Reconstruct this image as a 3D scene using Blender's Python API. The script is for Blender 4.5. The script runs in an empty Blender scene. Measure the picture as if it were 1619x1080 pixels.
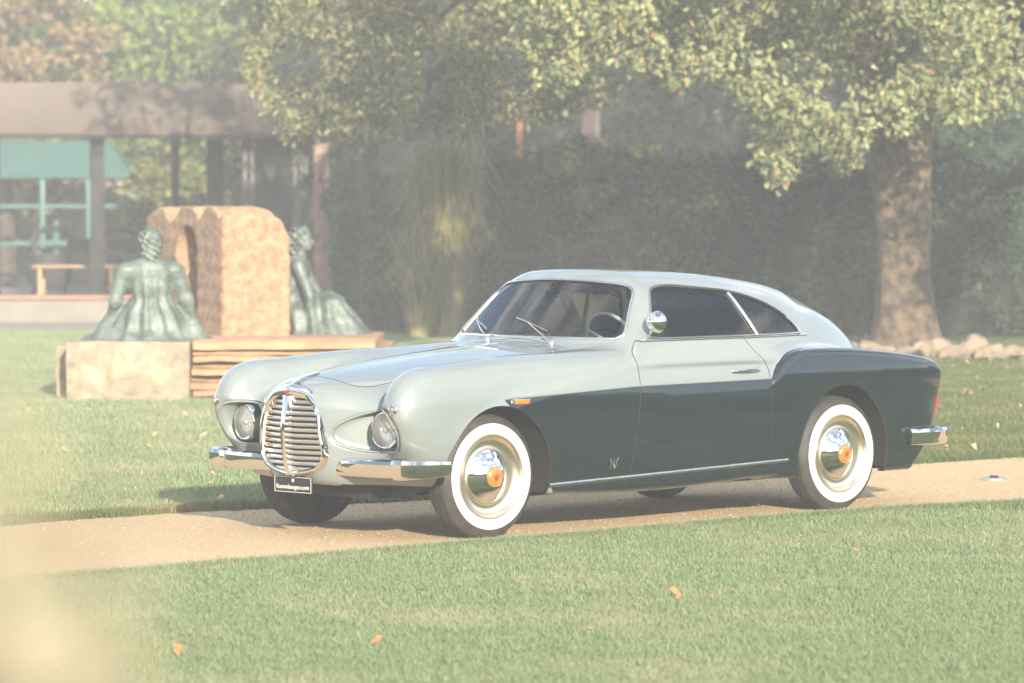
import bpy, bmesh, math, random
import numpy as np
from mathutils import Vector, Matrix, noise
random.seed(7); RNG = np.random.default_rng(7)
SC = bpy.context.scene
COL = SC.collection
PI = math.pi

# ------------------------------------------------------------------ camera
CAM_Z, FPX, HORIZON = 1.828, 6400.0, 316.1
cam_data = bpy.data.cameras.new('camera'); cam = bpy.data.objects.new('camera', cam_data); COL.objects.link(cam)
cam.location = (0, 0, CAM_Z)
cam.rotation_euler = (PI/2 - math.atan((540 - HORIZON)/FPX), 0, 0)
cam_data.sensor_width = 36; cam_data.lens = FPX/1619*36
cam_data.clip_start = .05; cam_data.clip_end = 2000
cam_data.dof.use_dof = True; cam_data.dof.focus_distance = 22.4; cam_data.dof.aperture_fstop = 3.5
SC.camera = cam
# ------------------------------------------------------------------ light
SUN_EL, SUN_AZ = math.radians(19), math.radians(14)      # azimuth: right of straight behind the camera
to_sun = Vector((math.sin(SUN_AZ)*math.cos(SUN_EL), -math.cos(SUN_AZ)*math.cos(SUN_EL), math.sin(SUN_EL)))
w = bpy.data.worlds.new('World'); SC.world = w; w.use_nodes = True
nt = w.node_tree; nt.nodes.clear()
sky = nt.nodes.new('ShaderNodeTexSky'); sky.sky_type = 'NISHITA'; sky.sun_disc = False
sky.sun_elevation = SUN_EL; sky.sun_rotation = math.atan2(to_sun.x, to_sun.y)
sky.air_density = 1.0; sky.dust_density = .8; sky.ozone_density = 1.0
bg = nt.nodes.new('ShaderNodeBackground'); bg.inputs['Strength'].default_value = .15
wo = nt.nodes.new('ShaderNodeOutputWorld')
tc = nt.nodes.new('ShaderNodeTexCoord'); mp = nt.nodes.new('ShaderNodeMapping'); mp.inputs['Scale'].default_value = (1.6, 1.6, 4.5)
cn = nt.nodes.new('ShaderNodeTexNoise'); cn.inputs['Scale'].default_value = 1.7; cn.inputs['Detail'].default_value = 7; cn.inputs['Roughness'].default_value = .58
cr = nt.nodes.new('ShaderNodeValToRGB'); cr.color_ramp.elements[0].position = .47; cr.color_ramp.elements[1].position = .66
mx = nt.nodes.new('ShaderNodeMixRGB'); mx.inputs['Color2'].default_value = (8.5, 8.2, 8.0, 1)
nt.links.new(tc.outputs['Generated'], mp.inputs['Vector']); nt.links.new(mp.outputs[0], cn.inputs['Vector'])
nt.links.new(cn.outputs['Fac'], cr.inputs['Fac']); nt.links.new(cr.outputs['Color'], mx.inputs['Fac'])
nt.links.new(sky.outputs[0], mx.inputs['Color1']); nt.links.new(mx.outputs[0], bg.inputs['Color'])
nt.links.new(bg.outputs[0], wo.inputs['Surface'])
sun_d = bpy.data.lights.new('sun', 'SUN'); sun_d.energy = 4.6; sun_d.angle = math.radians(.5); sun_d.color = (1.0, .88, .72)
sun = bpy.data.objects.new('sun', sun_d); COL.objects.link(sun)
sun.rotation_euler = (-to_sun).to_track_quat('-Z', 'Y').to_euler()
vs = SC.view_settings; vs.view_transform = 'Standard'; vs.look = 'None'; vs.gamma = 1; vs.use_curve_mapping = False; vs.exposure = 1.04
SC.cycles.use_denoising = True
try: SC.cycles.denoiser = 'OPENIMAGEDENOISE'
except Exception: pass
SC.cycles.max_bounces = 7; SC.cycles.diffuse_bounces = 3; SC.cycles.glossy_bounces = 4; SC.cycles.transmission_bounces = 6
SC.cycles.transparent_max_bounces = 12; SC.cycles.volume_bounces = 0
SC.cycles.caustics_reflective = False; SC.cycles.caustics_refractive = False; SC.cycles.sample_clamp_indirect = 6

# ------------------------------------------------------------------ helpers
def lin(h):
    h = h.lstrip('#'); return tuple(((int(h[i:i+2], 16)/255)**2.2) for i in (0, 2, 4)) + (1,)
def mat(name, col, rough=.6, metal=0, spec=.5, coat=0, noise_amt=0, nscale=6, bump=0, bscale=60, col2=None, rvar=0, coords='Object', trans=0, thr=(.35, .65), detail=6):
    m = bpy.data.materials.new(name); m.use_nodes = True
    n = m.node_tree; b = n.nodes['Principled BSDF']
    c = tuple(col)[:3] + (1,)
    b.inputs['Base Color'].default_value = c; b.inputs['Roughness'].default_value = rough
    b.inputs['Metallic'].default_value = metal; b.inputs['Specular IOR Level'].default_value = spec
    b.inputs['Coat Weight'].default_value = coat; b.inputs['Coat Roughness'].default_value = .03
    if trans: b.inputs['Transmission Weight'].default_value = trans
    t = n.nodes.new('ShaderNodeTexCoord')
    if noise_amt or col2 is not None or rvar:
        q = n.nodes.new('ShaderNodeTexNoise'); q.inputs['Scale'].default_value = nscale; q.inputs['Detail'].default_value = detail
        q.inputs['Roughness'].default_value = .62
        n.links.new(t.outputs[coords], q.inputs['Vector'])
        r = n.nodes.new('ShaderNodeValToRGB'); r.color_ramp.elements[0].position = thr[0]; r.color_ramp.elements[1].position = thr[1]
        n.links.new(q.outputs['Fac'], r.inputs['Fac'])
        x = n.nodes.new('ShaderNodeMixRGB'); n.links.new(r.outputs['Color'], x.inputs['Fac'])
        if col2 is None:
            col2 = tuple(v*(1-noise_amt) for v in c[:3]); c = tuple(min(1, v*(1+noise_amt)) for v in c[:3]) + (1,)
        x.inputs['Color1'].default_value = c; x.inputs['Color2'].default_value = tuple(col2)[:3] + (1,)
        n.links.new(x.outputs[0], b.inputs['Base Color'])
        if rvar:
            mr = n.nodes.new('ShaderNodeMapRange'); mr.inputs['To Min'].default_value = max(.02, rough-rvar); mr.inputs['To Max'].default_value = rough+rvar
            n.links.new(q.outputs['Fac'], mr.inputs['Value']); n.links.new(mr.outputs[0], b.inputs['Roughness'])
    if bump:
        q2 = n.nodes.new('ShaderNodeTexNoise'); q2.inputs['Scale'].default_value = bscale; q2.inputs['Detail'].default_value = 5
        n.links.new(t.outputs[coords], q2.inputs['Vector'])
        bp = n.nodes.new('ShaderNodeBump'); bp.inputs['Strength'].default_value = bump; bp.inputs['Distance'].default_value = .02
        n.links.new(q2.outputs['Fac'], bp.inputs['Height']); n.links.new(bp.outputs[0], b.inputs['Normal'])
    return m
def leaf_mat(name, cols, trans=.25, rough=.5):
    """two-sided leaf: colour picked per leaf from a corner attribute 'tint'"""
    m = bpy.data.materials.new(name); m.use_nodes = True; n = m.node_tree; n.nodes.clear()
    at = n.nodes.new('ShaderNodeAttribute'); at.attribute_name = 'tint'
    r = n.nodes.new('ShaderNodeValToRGB'); r.color_ramp.interpolation = 'LINEAR'
    while len(r.color_ramp.elements) < len(cols): r.color_ramp.elements.new(.5)
    for i, (p, c) in enumerate(cols):
        r.color_ramp.elements[i].position = p; r.color_ramp.elements[i].color = tuple(c)[:3] + (1,)
    n.links.new(at.outputs['Fac'], r.inputs['Fac'])
    b = n.nodes.new('ShaderNodeBsdfPrincipled'); b.inputs['Roughness'].default_value = rough; b.inputs['Specular IOR Level'].default_value = .3
    tr = n.nodes.new('ShaderNodeBsdfTranslucent'); ms = n.nodes.new('ShaderNodeMixShader'); ms.inputs[0].default_value = trans
    o = n.nodes.new('ShaderNodeOutputMaterial')
    n.links.new(r.outputs[0], b.inputs['Base Color']); n.links.new(r.outputs[0], tr.inputs['Color'])
    n.links.new(b.outputs[0], ms.inputs[1]); n.links.new(tr.outputs[0], ms.inputs[2]); n.links.new(ms.outputs[0], o.inputs['Surface'])
    return m
def np_mesh(name, V, F, mats=(), smooth=True, normals=None, fmat=None, tint=None):
    """V (n,3), F (m,k) or list of arrays of different k"""
    me = bpy.data.meshes.new(name)
    Fs = F if isinstance(F, list) else [F]
    Fs = [np.asarray(f, dtype=np.int32) for f in Fs if len(f)]
    V = np.asarray(V, dtype=np.float32)
    me.vertices.add(len(V)); me.vertices.foreach_set('co', V.ravel())
    li = np.concatenate([f.ravel() for f in Fs]); tot = np.concatenate([np.full(len(f), f.shape[1], dtype=np.int32) for f in Fs])
    st = np.concatenate([[0], np.cumsum(tot)[:-1]]).astype(np.int32)
    me.loops.add(len(li)); me.loops.foreach_set('vertex_index', li)
    me.polygons.add(len(tot)); me.polygons.foreach_set('loop_start', st); me.polygons.foreach_set('loop_total', tot)
    for m in mats: me.materials.append(m)
    if fmat is not None: me.polygons.foreach_set('material_index', np.asarray(fmat, dtype=np.int32))
    me.update(calc_edges=True)
    me.polygons.foreach_set('use_smooth', np.full(len(tot), smooth, dtype=bool))
    if tint is not None:
        a = me.attributes.new('tint', 'FLOAT', 'POINT'); a.data.foreach_set('value', np.asarray(tint, dtype=np.float32))
    if normals is not None: me.normals_split_custom_set_from_vertices(np.asarray(normals, dtype=np.float32).tolist())
    return me
def link(name, me, parent=None, loc=None):
    o = bpy.data.objects.new(name, me); COL.objects.link(o)
    if parent is not None: o.parent = parent
    if loc is not None: o.location = loc
    return o
def tag(o, label=None, cat=None, group=None, kind=None):
    if label: o['label'] = label
    if cat: o['category'] = cat
    if group: o['group'] = group
    if kind: o['kind'] = kind
    return o
def thing(name, label, cat, loc=(0, 0, 0), rz=0, group=None):
    o = bpy.data.objects.new(name, None); COL.objects.link(o); o.location = loc; o.rotation_euler = (0, 0, rz)
    o.empty_display_size = .1
    return tag(o, label, cat, group)
class MB:
    """collects simple shapes into one mesh"""
    def __init__(s): s.v = []; s.f = []; s.n = 0
    def add(s, V, F):
        V = np.asarray(V, float); s.v.append(V); s.f += [tuple(int(i)+s.n for i in f) for f in F]; s.n += len(V); return s
    def box(s, x0, x1, y0, y1, z0, z1, M=None, jit=0):
        V = np.array([(x, y, z) for x in (x0, x1) for y in (y0, y1) for z in (z0, z1)], float)
        if jit: V += RNG.normal(0, jit, V.shape)
        if M is not None: V = np.array([M @ Vector(p) for p in V])
        return s.add(V, [(0, 1, 3, 2), (4, 6, 7, 5), (0, 4, 5, 1), (2, 3, 7, 6), (0, 2, 6, 4), (1, 5, 7, 3)])
    def tube(s, P, r, k=8, caps=True, flat=None, closed=False):
        P = np.asarray(P, float); n = len(P); r = np.broadcast_to(np.asarray(r, float), (n,))
        if closed: T = np.roll(P, -1, 0) - np.roll(P, 1, 0)
        else: T = np.gradient(P, axis=0)
        T /= np.linalg.norm(T, axis=1)[:, None] + 1e-12
        up = np.array([0, 0, 1.]) if abs(T[0][2]) < .9 else np.array([1., 0, 0])
        V = []
        for i in range(n):
            a = up - T[i]*np.dot(up, T[i]); a /= np.linalg.norm(a)+1e-12; b = np.cross(T[i], a); up = a
            for j in range(k):
                t = 2*PI*j/k; fa, fb = (1, 1) if flat is None else flat
                V.append(P[i] + r[i]*(math.cos(t)*a*fa + math.sin(t)*b*fb))
        F = []
        for i in range(n if closed else n-1):
            for j in range(k):
                i2 = (i+1) % n
                F.append((i*k+j, i*k+(j+1) % k, i2*k+(j+1) % k, i2*k+j))
        if caps and not closed: F += [tuple(range(k))[::-1], tuple((n-1)*k+j for j in range(k))]
        return s.add(V, F)
    def lathe(s, prof, axis=(0, 0, 1), org=(0, 0, 0), k=48, a0=0, a1=2*PI):
        """prof: (radius, height) pairs turned about the axis"""
        ax = Vector(axis).normalized(); q = ax.to_track_quat('Z', 'Y').to_matrix(); o = np.array(org, float)
        full = abs(a1-a0-2*PI) < 1e-6; kk = k if full else k+1; V = []
        for (r, h) in prof:
            for j in range(kk):
                t = a0 + (a1-a0)*j/k
                V.append(np.array(q @ Vector((r*math.cos(t), r*math.sin(t), h))) + o)
        F = []
        for i in range(len(prof)-1):
            for j in range(k):
                j2 = (j+1) % kk
                F.append((i*kk+j, i*kk+j2, (i+1)*kk+j2, (i+1)*kk+j))
        return s.add(V, F)
    def build(s, name, m, parent=None, smooth=True, sharp=35, loc=None, bevel=0):
        me = bpy.data.meshes.new(name); me.from_pydata(np.concatenate(s.v).tolist(), [], s.f)
        for q in (m if isinstance(m, (list, tuple)) else [m]): me.materials.append(q)
        bm = bmesh.new(); bm.from_mesh(me)
        bmesh.ops.recalc_face_normals(bm, faces=bm.faces)
        if bevel:
            es = [e for e in bm.edges if len(e.link_faces) == 2 and e.calc_face_angle(0) > math.radians(40)]
            bmesh.ops.bevel(bm, geom=es, offset=bevel, segments=2, affect='EDGES', profile=.6)
        for f in bm.faces: f.smooth = smooth
        if smooth:
            for e in bm.edges:
                if len(e.link_faces) == 2 and e.calc_face_angle(0) > math.radians(sharp): e.smooth = False
        bm.to_mesh(me); bm.free()
        return link(name, me, parent, loc)
def ground_at(u, v, z=0.):
    Y = (CAM_Z - z)*FPX/(v-HORIZON); return ((u-809.5)/FPX*Y, Y)
def at(u, v, Y):
    return ((u-809.5)/FPX*Y, Y, CAM_Z-(v-HORIZON)/FPX*Y)
def spline(xs, ys, n=600):
    """natural cubic through the points, as a callable on arrays"""
    xs = np.asarray(xs, float); ys = np.asarray(ys, float); m = len(xs); h = np.diff(xs)
    A = np.zeros((m, m)); B = np.zeros(m); A[0, 0] = A[-1, -1] = 1
    for i in range(1, m-1):
        A[i, i-1] = h[i-1]; A[i, i] = 2*(h[i-1]+h[i]); A[i, i+1] = h[i]; B[i] = 3*((ys[i+1]-ys[i])/h[i]-(ys[i]-ys[i-1])/h[i-1])
    c = np.linalg.solve(A, B); b = np.diff(ys)/h - h*(2*c[:-1]+c[1:])/3; d = np.diff(c)/(3*h)
    X = np.linspace(xs[0], xs[-1], n); i = np.clip(np.searchsorted(xs, X)-1, 0, m-2); t = X-xs[i]
    Yv = ys[i]+b[i]*t+c[i]*t*t+d[i]*t**3
    return lambda q: np.interp(q, X, Yv)
def smin(a, b, k):
    h = np.clip(.5+.5*(b-a)/k, 0, 1); return b*(1-h)+a*h-k*h*(1-h)
def smax(a, b, k): return -smin(-a, -b, k)
def sstep(x, a, b):
    t = np.clip((x-a)/(b-a), 0, 1); return t*t*(3-2*t)
def grad(f, P, e=.0015):
    g = np.empty_like(P)
    for i in range(3):
        d = np.zeros(3); d[i] = e
        g[:, i] = (f(*(P+d).T) - f(*(P-d).T))/(2*e)
    return g
def normals_of(f, P, e=.0015):
    g = grad(f, P, e); return g/(np.linalg.norm(g, axis=1)[:, None]+1e-9)
def project(f, P, it=4, lim=.01):
    for _ in range(it):
        g = grad(f, P); v = f(*P.T); s = (v/((g*g).sum(1)+1e-6))[:, None]*g
        n = np.linalg.norm(s, axis=1)[:, None]; P = P - s*np.minimum(1, lim/(n+1e-9))
    return P
def surface_nets(f, lo, hi, h, proj=True):
    lo = np.array(lo, float); n = np.ceil((np.array(hi)-lo)/h).astype(int)+1
    ax = [(lo[i]+h*np.arange(n[i])).astype(np.float32) for i in range(3)]
    G = np.empty(n, np.float32)
    for s in range(0, n[0], 32):
        X, Y, Z = np.meshgrid(ax[0][s:s+32], ax[1], ax[2], indexing='ij'); G[s:s+32] = f(X, Y, Z)
    ins = G < 0
    c = ins[:-1, :-1, :-1].astype(np.int8)
    for dx in (0, 1):
        for dy in (0, 1):
            for dz in (0, 1):
                if dx or dy or dz: c = c + ins[dx:n[0]-1+dx, dy:n[1]-1+dy, dz:n[2]-1+dz]
    act = (c > 0) & (c < 8); I = np.argwhere(act); idx = -np.ones(act.shape, np.int64); idx[act] = np.arange(len(I))
    S = np.zeros((len(I), 3)); C = np.zeros(len(I))
    cor = [(x, y, z) for x in (0, 1) for y in (0, 1) for z in (0, 1)]
    for a in cor:
        for k in range(3):
            if a[k]: continue
            b = list(a); b[k] = 1
            va = G[I[:, 0]+a[0], I[:, 1]+a[1], I[:, 2]+a[2]]; vb = G[I[:, 0]+b[0], I[:, 1]+b[1], I[:, 2]+b[2]]
            m = (va < 0) != (vb < 0); t = np.where(m, va/(va-vb+1e-12*(va == vb)), 0)
            p = np.array(a, float)[None, :].repeat(len(I), 0); p[:, k] += t
            S += np.where(m[:, None], p, 0); C += m
    V = lo + h*(I+S/np.maximum(C, 1)[:, None])
    Q = []
    for k in range(3):
        o = [(1, 2), (2, 0), (0, 1)][k]
        sl0 = [slice(None)]*3; sl1 = [slice(None)]*3; sl0[k] = slice(0, -1); sl1[k] = slice(1, None)
        a = ins[tuple(sl0)]; b = ins[tuple(sl1)]; E = np.argwhere(a != b)
        E = E[(E[:, o[0]] > 0) & (E[:, o[1]] > 0) & (E[:, o[0]] < n[o[0]]-1) & (E[:, o[1]] < n[o[1]]-1)]
        inside_first = a[E[:, 0], E[:, 1], E[:, 2]]
        def cell(d0, d1):
            e = E.copy(); e[:, o[0]] += d0; e[:, o[1]] += d1; return idx[e[:, 0], e[:, 1], e[:, 2]]
        q = np.stack([cell(-1, -1), cell(0, -1), cell(0, 0), cell(-1, 0)], 1)
        q[~inside_first] = q[~inside_first][:, ::-1]; Q.append(q)
    Q = np.concatenate(Q)
    if proj: V = project(f, V, 4, h*.6)
    return V, np.concatenate([Q[:, [0, 1, 2]], Q[:, [0, 2, 3]]])
def compact(V, T):
    u, inv = np.unique(T, return_inverse=True); return V[u], inv.reshape(T.shape)
def split(V, T, g):
    """cut a triangle mesh where g(V)=0: returns (V,T) of g<0 and (V,T) of g>=0"""
    if not len(T): return (V, T), (V, T)
    d = g(*V.T).astype(float); d[np.abs(d) < 1e-6] = 1e-6
    neg = d[T] < 0; k = neg.sum(1)
    inT = [T[k == 3]]; outT = [T[k == 0]]; newV = [V]; base = len(V)
    for cnt in (1, 2):
        M = T[k == cnt]
        if not len(M): continue
        nn = d[M] < 0; lone = (nn if cnt == 1 else ~nn).argmax(1); r = np.arange(len(M))
        A = M[r, lone]; B = M[r, (lone+1) % 3]; C = M[r, (lone+2) % 3]
        def cut(p, q):
            t = d[p]/(d[p]-d[q]); P = V[p]+(V[q]-V[p])*t[:, None]; return P
        AB = cut(A, B); AC = cut(A, C); m = len(M)
        iab = base+np.arange(m); iac = base+m+np.arange(m); base += 2*m; newV += [AB, AC]
        one = np.stack([A, iab, iac], 1); two = np.concatenate([np.stack([iab, B, C], 1), np.stack([iab, C, iac], 1)])
        if cnt == 1: inT.append(one); outT.append(two)
        else: inT.append(two); outT.append(one)
    V2 = np.concatenate(newV)
    def weld(T2):
        if not len(T2): return V2[:0], T2
        v, t = compact(V2, T2); key = np.round(v*1e6).astype(np.int64)
        _, i, inv = np.unique(key, axis=0, return_index=True, return_inverse=True); inv = inv.ravel()
        t = inv[t]; v = v[i]; ok = (t[:, 0] != t[:, 1]) & (t[:, 1] != t[:, 2]) & (t[:, 2] != t[:, 0]); return compact(v, t[ok])
    return weld(np.concatenate(inT)), weld(np.concatenate(outT))
def join(A, B):
    return np.concatenate([A[0], B[0]]), np.concatenate([A[1], B[1]+len(A[0])])
def boundary_flange(V, T, off, sel=None):
    """a strip from the open boundary edges, moved by off(V)"""
    E = np.concatenate([T[:, [0, 1]], T[:, [1, 2]], T[:, [2, 0]]]); key = np.sort(E, 1)
    _, i, c = np.unique(key, axis=0, return_index=True, return_counts=True); E = E[i[c == 1]]
    if sel is not None: m = sel(V[E].mean(1)); E = E[m]
    if not len(E): return V[:0], T[:0]
    W, F = compact(V, E); n = len(W); V2 = np.concatenate([W, off(W)])
    return V2, np.concatenate([np.stack([F[:, 1], F[:, 0], F[:, 0]+n], 1), np.stack([F[:, 1], F[:, 0]+n, F[:, 1]+n], 1)])
# ================================================================== the car (local x = back from the front axle, -y = side seen, z up)
WB, TRK, RT = 2.852, 1.387, .338
M_grey = mat('paint_grey', (.200, .232, .228), .34, 0, .5, coat=1.0, noise_amt=.02, nscale=2)
M_green = mat('paint_green', (.0055, .0125, .0155), .16, 0, .5, coat=1.0)
M_chrome = mat('chrome', (.78, .77, .75), .05, 1, noise_amt=.03, nscale=20)
M_chrome2 = mat('satin_chrome', (.62, .60, .56), .22, 1, noise_amt=.08, nscale=30)
M_dark = mat('car_underside', (.012, .012, .012), .8)
M_black = mat('black_trim', (.015, .015, .015), .45)
M_rubber = mat('tyre_rubber', (.022, .021, .020), .62, noise_amt=.3, nscale=14, bump=.15, bscale=90, col2=(.05, .045, .038), rvar=.1)
M_white = mat('whitewall', (.58, .58, .555), .45, noise_amt=.03, nscale=25)
M_bronze = mat('bronze_enamel', (.78, .33, .08), .22, .6, coat=.6, noise_amt=.2, nscale=40)
M_orange = mat('amber_lens', (.75, .16, .02), .15, coat=1)
M_red = mat('red_lens', (.45, .02, .015), .12, coat=1)
M_redbadge = mat('red_enamel', (.35, .015, .03), .2, coat=1)
M_blue = mat('blue_enamel', (.03, .06, .25), .25, coat=1)
M_leather = mat('seat_leather', (.20, .17, .13), .5, noise_amt=.15, nscale=9)
M_plate = mat('plate_black', (.02, .018, .016), .35)
M_text = mat('plate_lettering', (.75, .73, .68), .5)
def glass_mat(name, tint, rough=.01, mixf=None):
    m = bpy.data.materials.new(name); m.use_nodes = True; n = m.node_tree; n.nodes.clear()
    g = n.nodes.new('ShaderNodeBsdfGlossy'); g.inputs['Roughness'].default_value = rough; g.inputs['Color'].default_value = (1, 1, 1, 1)
    t = n.nodes.new('ShaderNodeBsdfTransparent'); t.inputs['Color'].default_value = tuple(tint)+(1,)
    fr = n.nodes.new('ShaderNodeFresnel'); fr.inputs['IOR'].default_value = 1.52
    ms = n.nodes.new('ShaderNodeMixShader'); o = n.nodes.new('ShaderNodeOutputMaterial')
    n.links.new(fr.outputs[0], ms.inputs[0]); n.links.new(t.outputs[0], ms.inputs[1]); n.links.new(g.outputs[0], ms.inputs[2]); out = ms.outputs[0]
    if mixf:
        df = n.nodes.new('ShaderNodeBsdfDiffuse'); df.inputs['Color'].default_value = (.75, .76, .74, 1); m3 = n.nodes.new('ShaderNodeMixShader'); m3.inputs[0].default_value = mixf
        n.links.new(out, m3.inputs[1]); n.links.new(df.outputs[0], m3.inputs[2]); out = m3.outputs[0]
    n.links.new(out, o.inputs['Surface'])
    return m
M_glass = glass_mat('window_glass', (.72, .80, .77))
M_lens = glass_mat('lamp_glass', (.92, .92, .90), .03, .12)

_side_w = spline([-.85, -.65, -.4, 0, .5, 1.5, 2.3, 2.9, 3.4, 3.62, 3.85], [.52, .68, .775, .812, .822, .828, .822, .818, .805, .790, .75])
_bulge = spline([.1, .18, .25, .4, .55, .7, .8, .9, 1.0, 1.1], [.10, .066, .045, .012, 0, .006, .020, .050, .096, .16])
_zc = spline([-.95, -.8, -.7, -.5, -.2, .2, .6, 1.0, 1.5, 2.3, 2.8, 3.1, 3.3, 3.55, 3.75, 3.9], [.72, .815, .85, .895, .935, .975, 1.005, 1.028, 1.035, 1.03, 1.0, .965, .93, .87, .80, .72])
_crown = spline([-.9, -.5, 0, .5, 1.0, 1.5, 3.9], [.62, .58, .40, .24, .14, .10, .12])
_plan = spline([0, .10, .2, .28, .36, .46, .6, .8, .9], [-.795, -.785, -.755, -.705, -.64, -.575, -.53, -.46, -.42])
_prof = spline([.1, .2, .27, .35, .45, .6, .74, .83, .9, 1.0], [.48, .26, .13, .05, .008, -.004, 0, .03, .08, .2])
_zb = spline([-.9, -.7, -.4, .45, 1.0, 1.6, 2.35, 3.28, 3.6, 3.8], [.36, .30, .265, .215, .195, .20, .225, .235, .33, .43])
_xr = spline([.1, .25, .334, .445, .595, .785, .87, .95, 1.05], [3.42, 3.52, 3.60, 3.676, 3.73, 3.768, 3.765, 3.72, 3.60])
_crest = spline([2.0, 2.15, 2.215, 2.283, 2.381, 2.491, 2.65, 2.825, 3.222, 3.512, 3.659, 3.736, 3.80, 3.9], [.50, .70, .80, .876, .933, .956, .964, .962, .936, .905, .883, .862, .82, .70])
_podz = spline([-.5, -.34, .1, .5, 1.0, 1.4, 1.9], [.262, .262, .292, .306, .305, .27, .15])
_roof = spline([.7, 1.0, 1.35, 1.7, 2.0, 2.4, 2.76, 3.06, 3.26, 3.45, 3.6, 3.8], [1.33, 1.40, 1.428, 1.428, 1.415, 1.375, 1.315, 1.225, 1.145, 1.035, .93, .75])
def f_hull(x, y, z):
    a = np.abs(y)
    side = a - (_side_w(x) - _bulge(z))
    top = z - (_zc(x) - _crown(x)*a*a + .006*np.exp(-(a/.02)**2)*sstep(.9-x, 0, .3)*0)
    fr = (_plan(a) + _prof(z) - x)*.82
    bot = _zb(x) - z
    re = (x - _xr(z))*.95
    d = smax(side, top, .075); d = smax(d, fr, .085); d = smax(d, bot, .03); return smax(d, re, .045)
def f_pod(x, y, z):
    a = np.abs(y); yc = .690 - .055*sstep(x, -.6, .4) - .14*sstep(x, .9, 1.8); hz = _podz(x)
    hw = .145 + .033*sstep(x, -.5, .3); nose = .335 - .03*(1-sstep(z, .56, .68))
    r = ((np.abs(a-yc)/hw)**2.5 + (np.abs(z-.68)/hz)**2.3 + (np.abs(np.minimum(x+.34, 0))/nose)**2.5 + 1e-9)**.42
    return np.maximum((r-1)*hw, x-1.9)
def f_rf(x, y, z):
    a = np.abs(y)
    side = a - (_side_w(x) - _bulge(z)*.55 + .020*sstep(z, .55, .84)) + .045*(1-sstep(x, 2.16, 2.50))*(1-sstep(z, .66, .80))
    sl = (_crest(x+.01)-_crest(x-.01))/.02
    top = (z - _crest(x))/np.sqrt(1+sl*sl)
    re = (x - _xr(z) - .012)*.95
    d = smax(side, top, .050); d = smax(d, .50-a, .10); d = smax(d, re, .026)
    d = smax(d, .215-z+.0*x, .02); return np.maximum(d, 2.12-x)
def f_cav(x, y, z):
    a = np.abs(y)
    # almond scoop: round about the lamp, drawn out towards the grille
    t = np.clip((.56-a)/.33, 0, 1); hw = .116*(1-t**2.2)**.5*(1-.15*t)+.0
    zc = .600 - .035*t; ac = .576 + .25*np.clip(-.58-x, 0, .2)*(a > .5)
    e = np.sqrt(((a-ac)/np.where(a > ac, .112, ac-.275))**2 + ((z-zc)/.116)**2) - 1
    e = e*.10
    back = x - (-.455 - .222*sstep(.60-a, .09, .35))
    return smax(e, back, .015)
def f_lower(x, y, z):
    d = smin(f_hull(x, y, z), f_pod(x, y, z), .085)
    d = smax(d, _zb(x) - z, .02)
    d = smax(d, -f_cav(x, y, z), .014+.030*sstep(np.abs(y), .60, .68))
    return smin(d, f_rf(x, y, z), .010)
def f_green(x, y, z):
    a = np.abs(y); dz = z-1.03
    fr = (.955 + 1.03*dz - .25*dz*dz + .335*a*a - x)*.70
    side = (a - (.735 - .52*dz - .35*dz*dz - .17*np.maximum(x-1.9, 0)**2 - .05*np.maximum(1.5-x, 0)**2))*.88
    top = (z - (_roof(x) - .10*a*a))*.93
    d = smax(side, top, .13); d = smax(d, fr, .06); return smax(d, .9-z, .02)
def f_body(x, y, z):
    return smin(f_lower(x, y, z), f_green(x, y, z), .028)

def arch_f(x, y, z):   # <0 inside the front wheel opening
    return np.where(np.abs(y) > .45, (np.sqrt(((x-.025)/.408)**2+((z-.28)/.440)**2)-1)*.41, .3)
def arch_r(x, y, z):
    return np.where(np.abs(y) > .45, (np.sqrt(((x-2.845)/.405)**2+((z-.30)/.445)**2)-1)*.41, .3)
def seg(x, z, pts):  # signed side of a polyline x(z): <0 forward of it
    zs, xs = zip(*sorted(pts)); return x - np.interp(z, zs, xs)
door_f = spline([.15, .2, .285, .356, .804, .93, .967, 1.031, 1.2], [1.0, 1.017, 1.052, 1.055, 1.112, 1.112, 1.112, 1.165, 1.30])
door_r = spline([.15, .2, .35, .6, .795, .893, .954, 1.016, 1.2], [2.17, 2.19, 2.204, 2.204, 2.204, 2.185, 2.12, 2.075, 1.98])
_dlo_top = spline([1.40, 1.5, 1.8, 2.1, 2.27, 2.43, 2.565, 2.64, 2.70], [1.30, 1.330, 1.332, 1.305, 1.272, 1.220, 1.150, 1.085, 1.0])
def g_dlo(x, y, z):     # side glass opening: <0 inside
    a = np.abs(y)
    fr = (1.285 + (z-1.04)*.60 - x)*.85
    d = smax(fr, z-_dlo_top(x), .035); d = smax(d, 1.046-z, .012); d = smax(d, (x-2.665), .03)
    return np.where(a > .42, d, .3)
def g_ws(x, y, z):      # windscreen opening
    a = np.abs(y)
    d = smax(a-(.668-.50*(z-1.06)), z-(1.372-.11*a*a), .07); d = smax(d, 1.050+.0*a-z, .05)
    return np.where(x < 1.42+.0*a, d, .3)
def g_rw(x, y, z):      # rear window
    a = np.abs(y)
    d = smax(a-(.50-.25*(x-2.75)), x-3.22, .08); d = smax(d, 2.74-x, .08)
    return np.where((z > 1.1) & (a < .56), d, .3)
def g_bonnet(x, y, z):
    a = np.abs(y)
    d = smax(a-(.355+.14*(x+.5)*.75), x-.90-.06*np.cos(a*3), .05); d = smax(d, -.60-x+.35*a*a, .10)
    return np.where(z > .8, d, .3)
def g_boot(x, y, z):
    a = np.abs(y); d = smax(a-.50, 3.40-.0*a-x, .06); return np.where((z > .5), d, .3)
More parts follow.
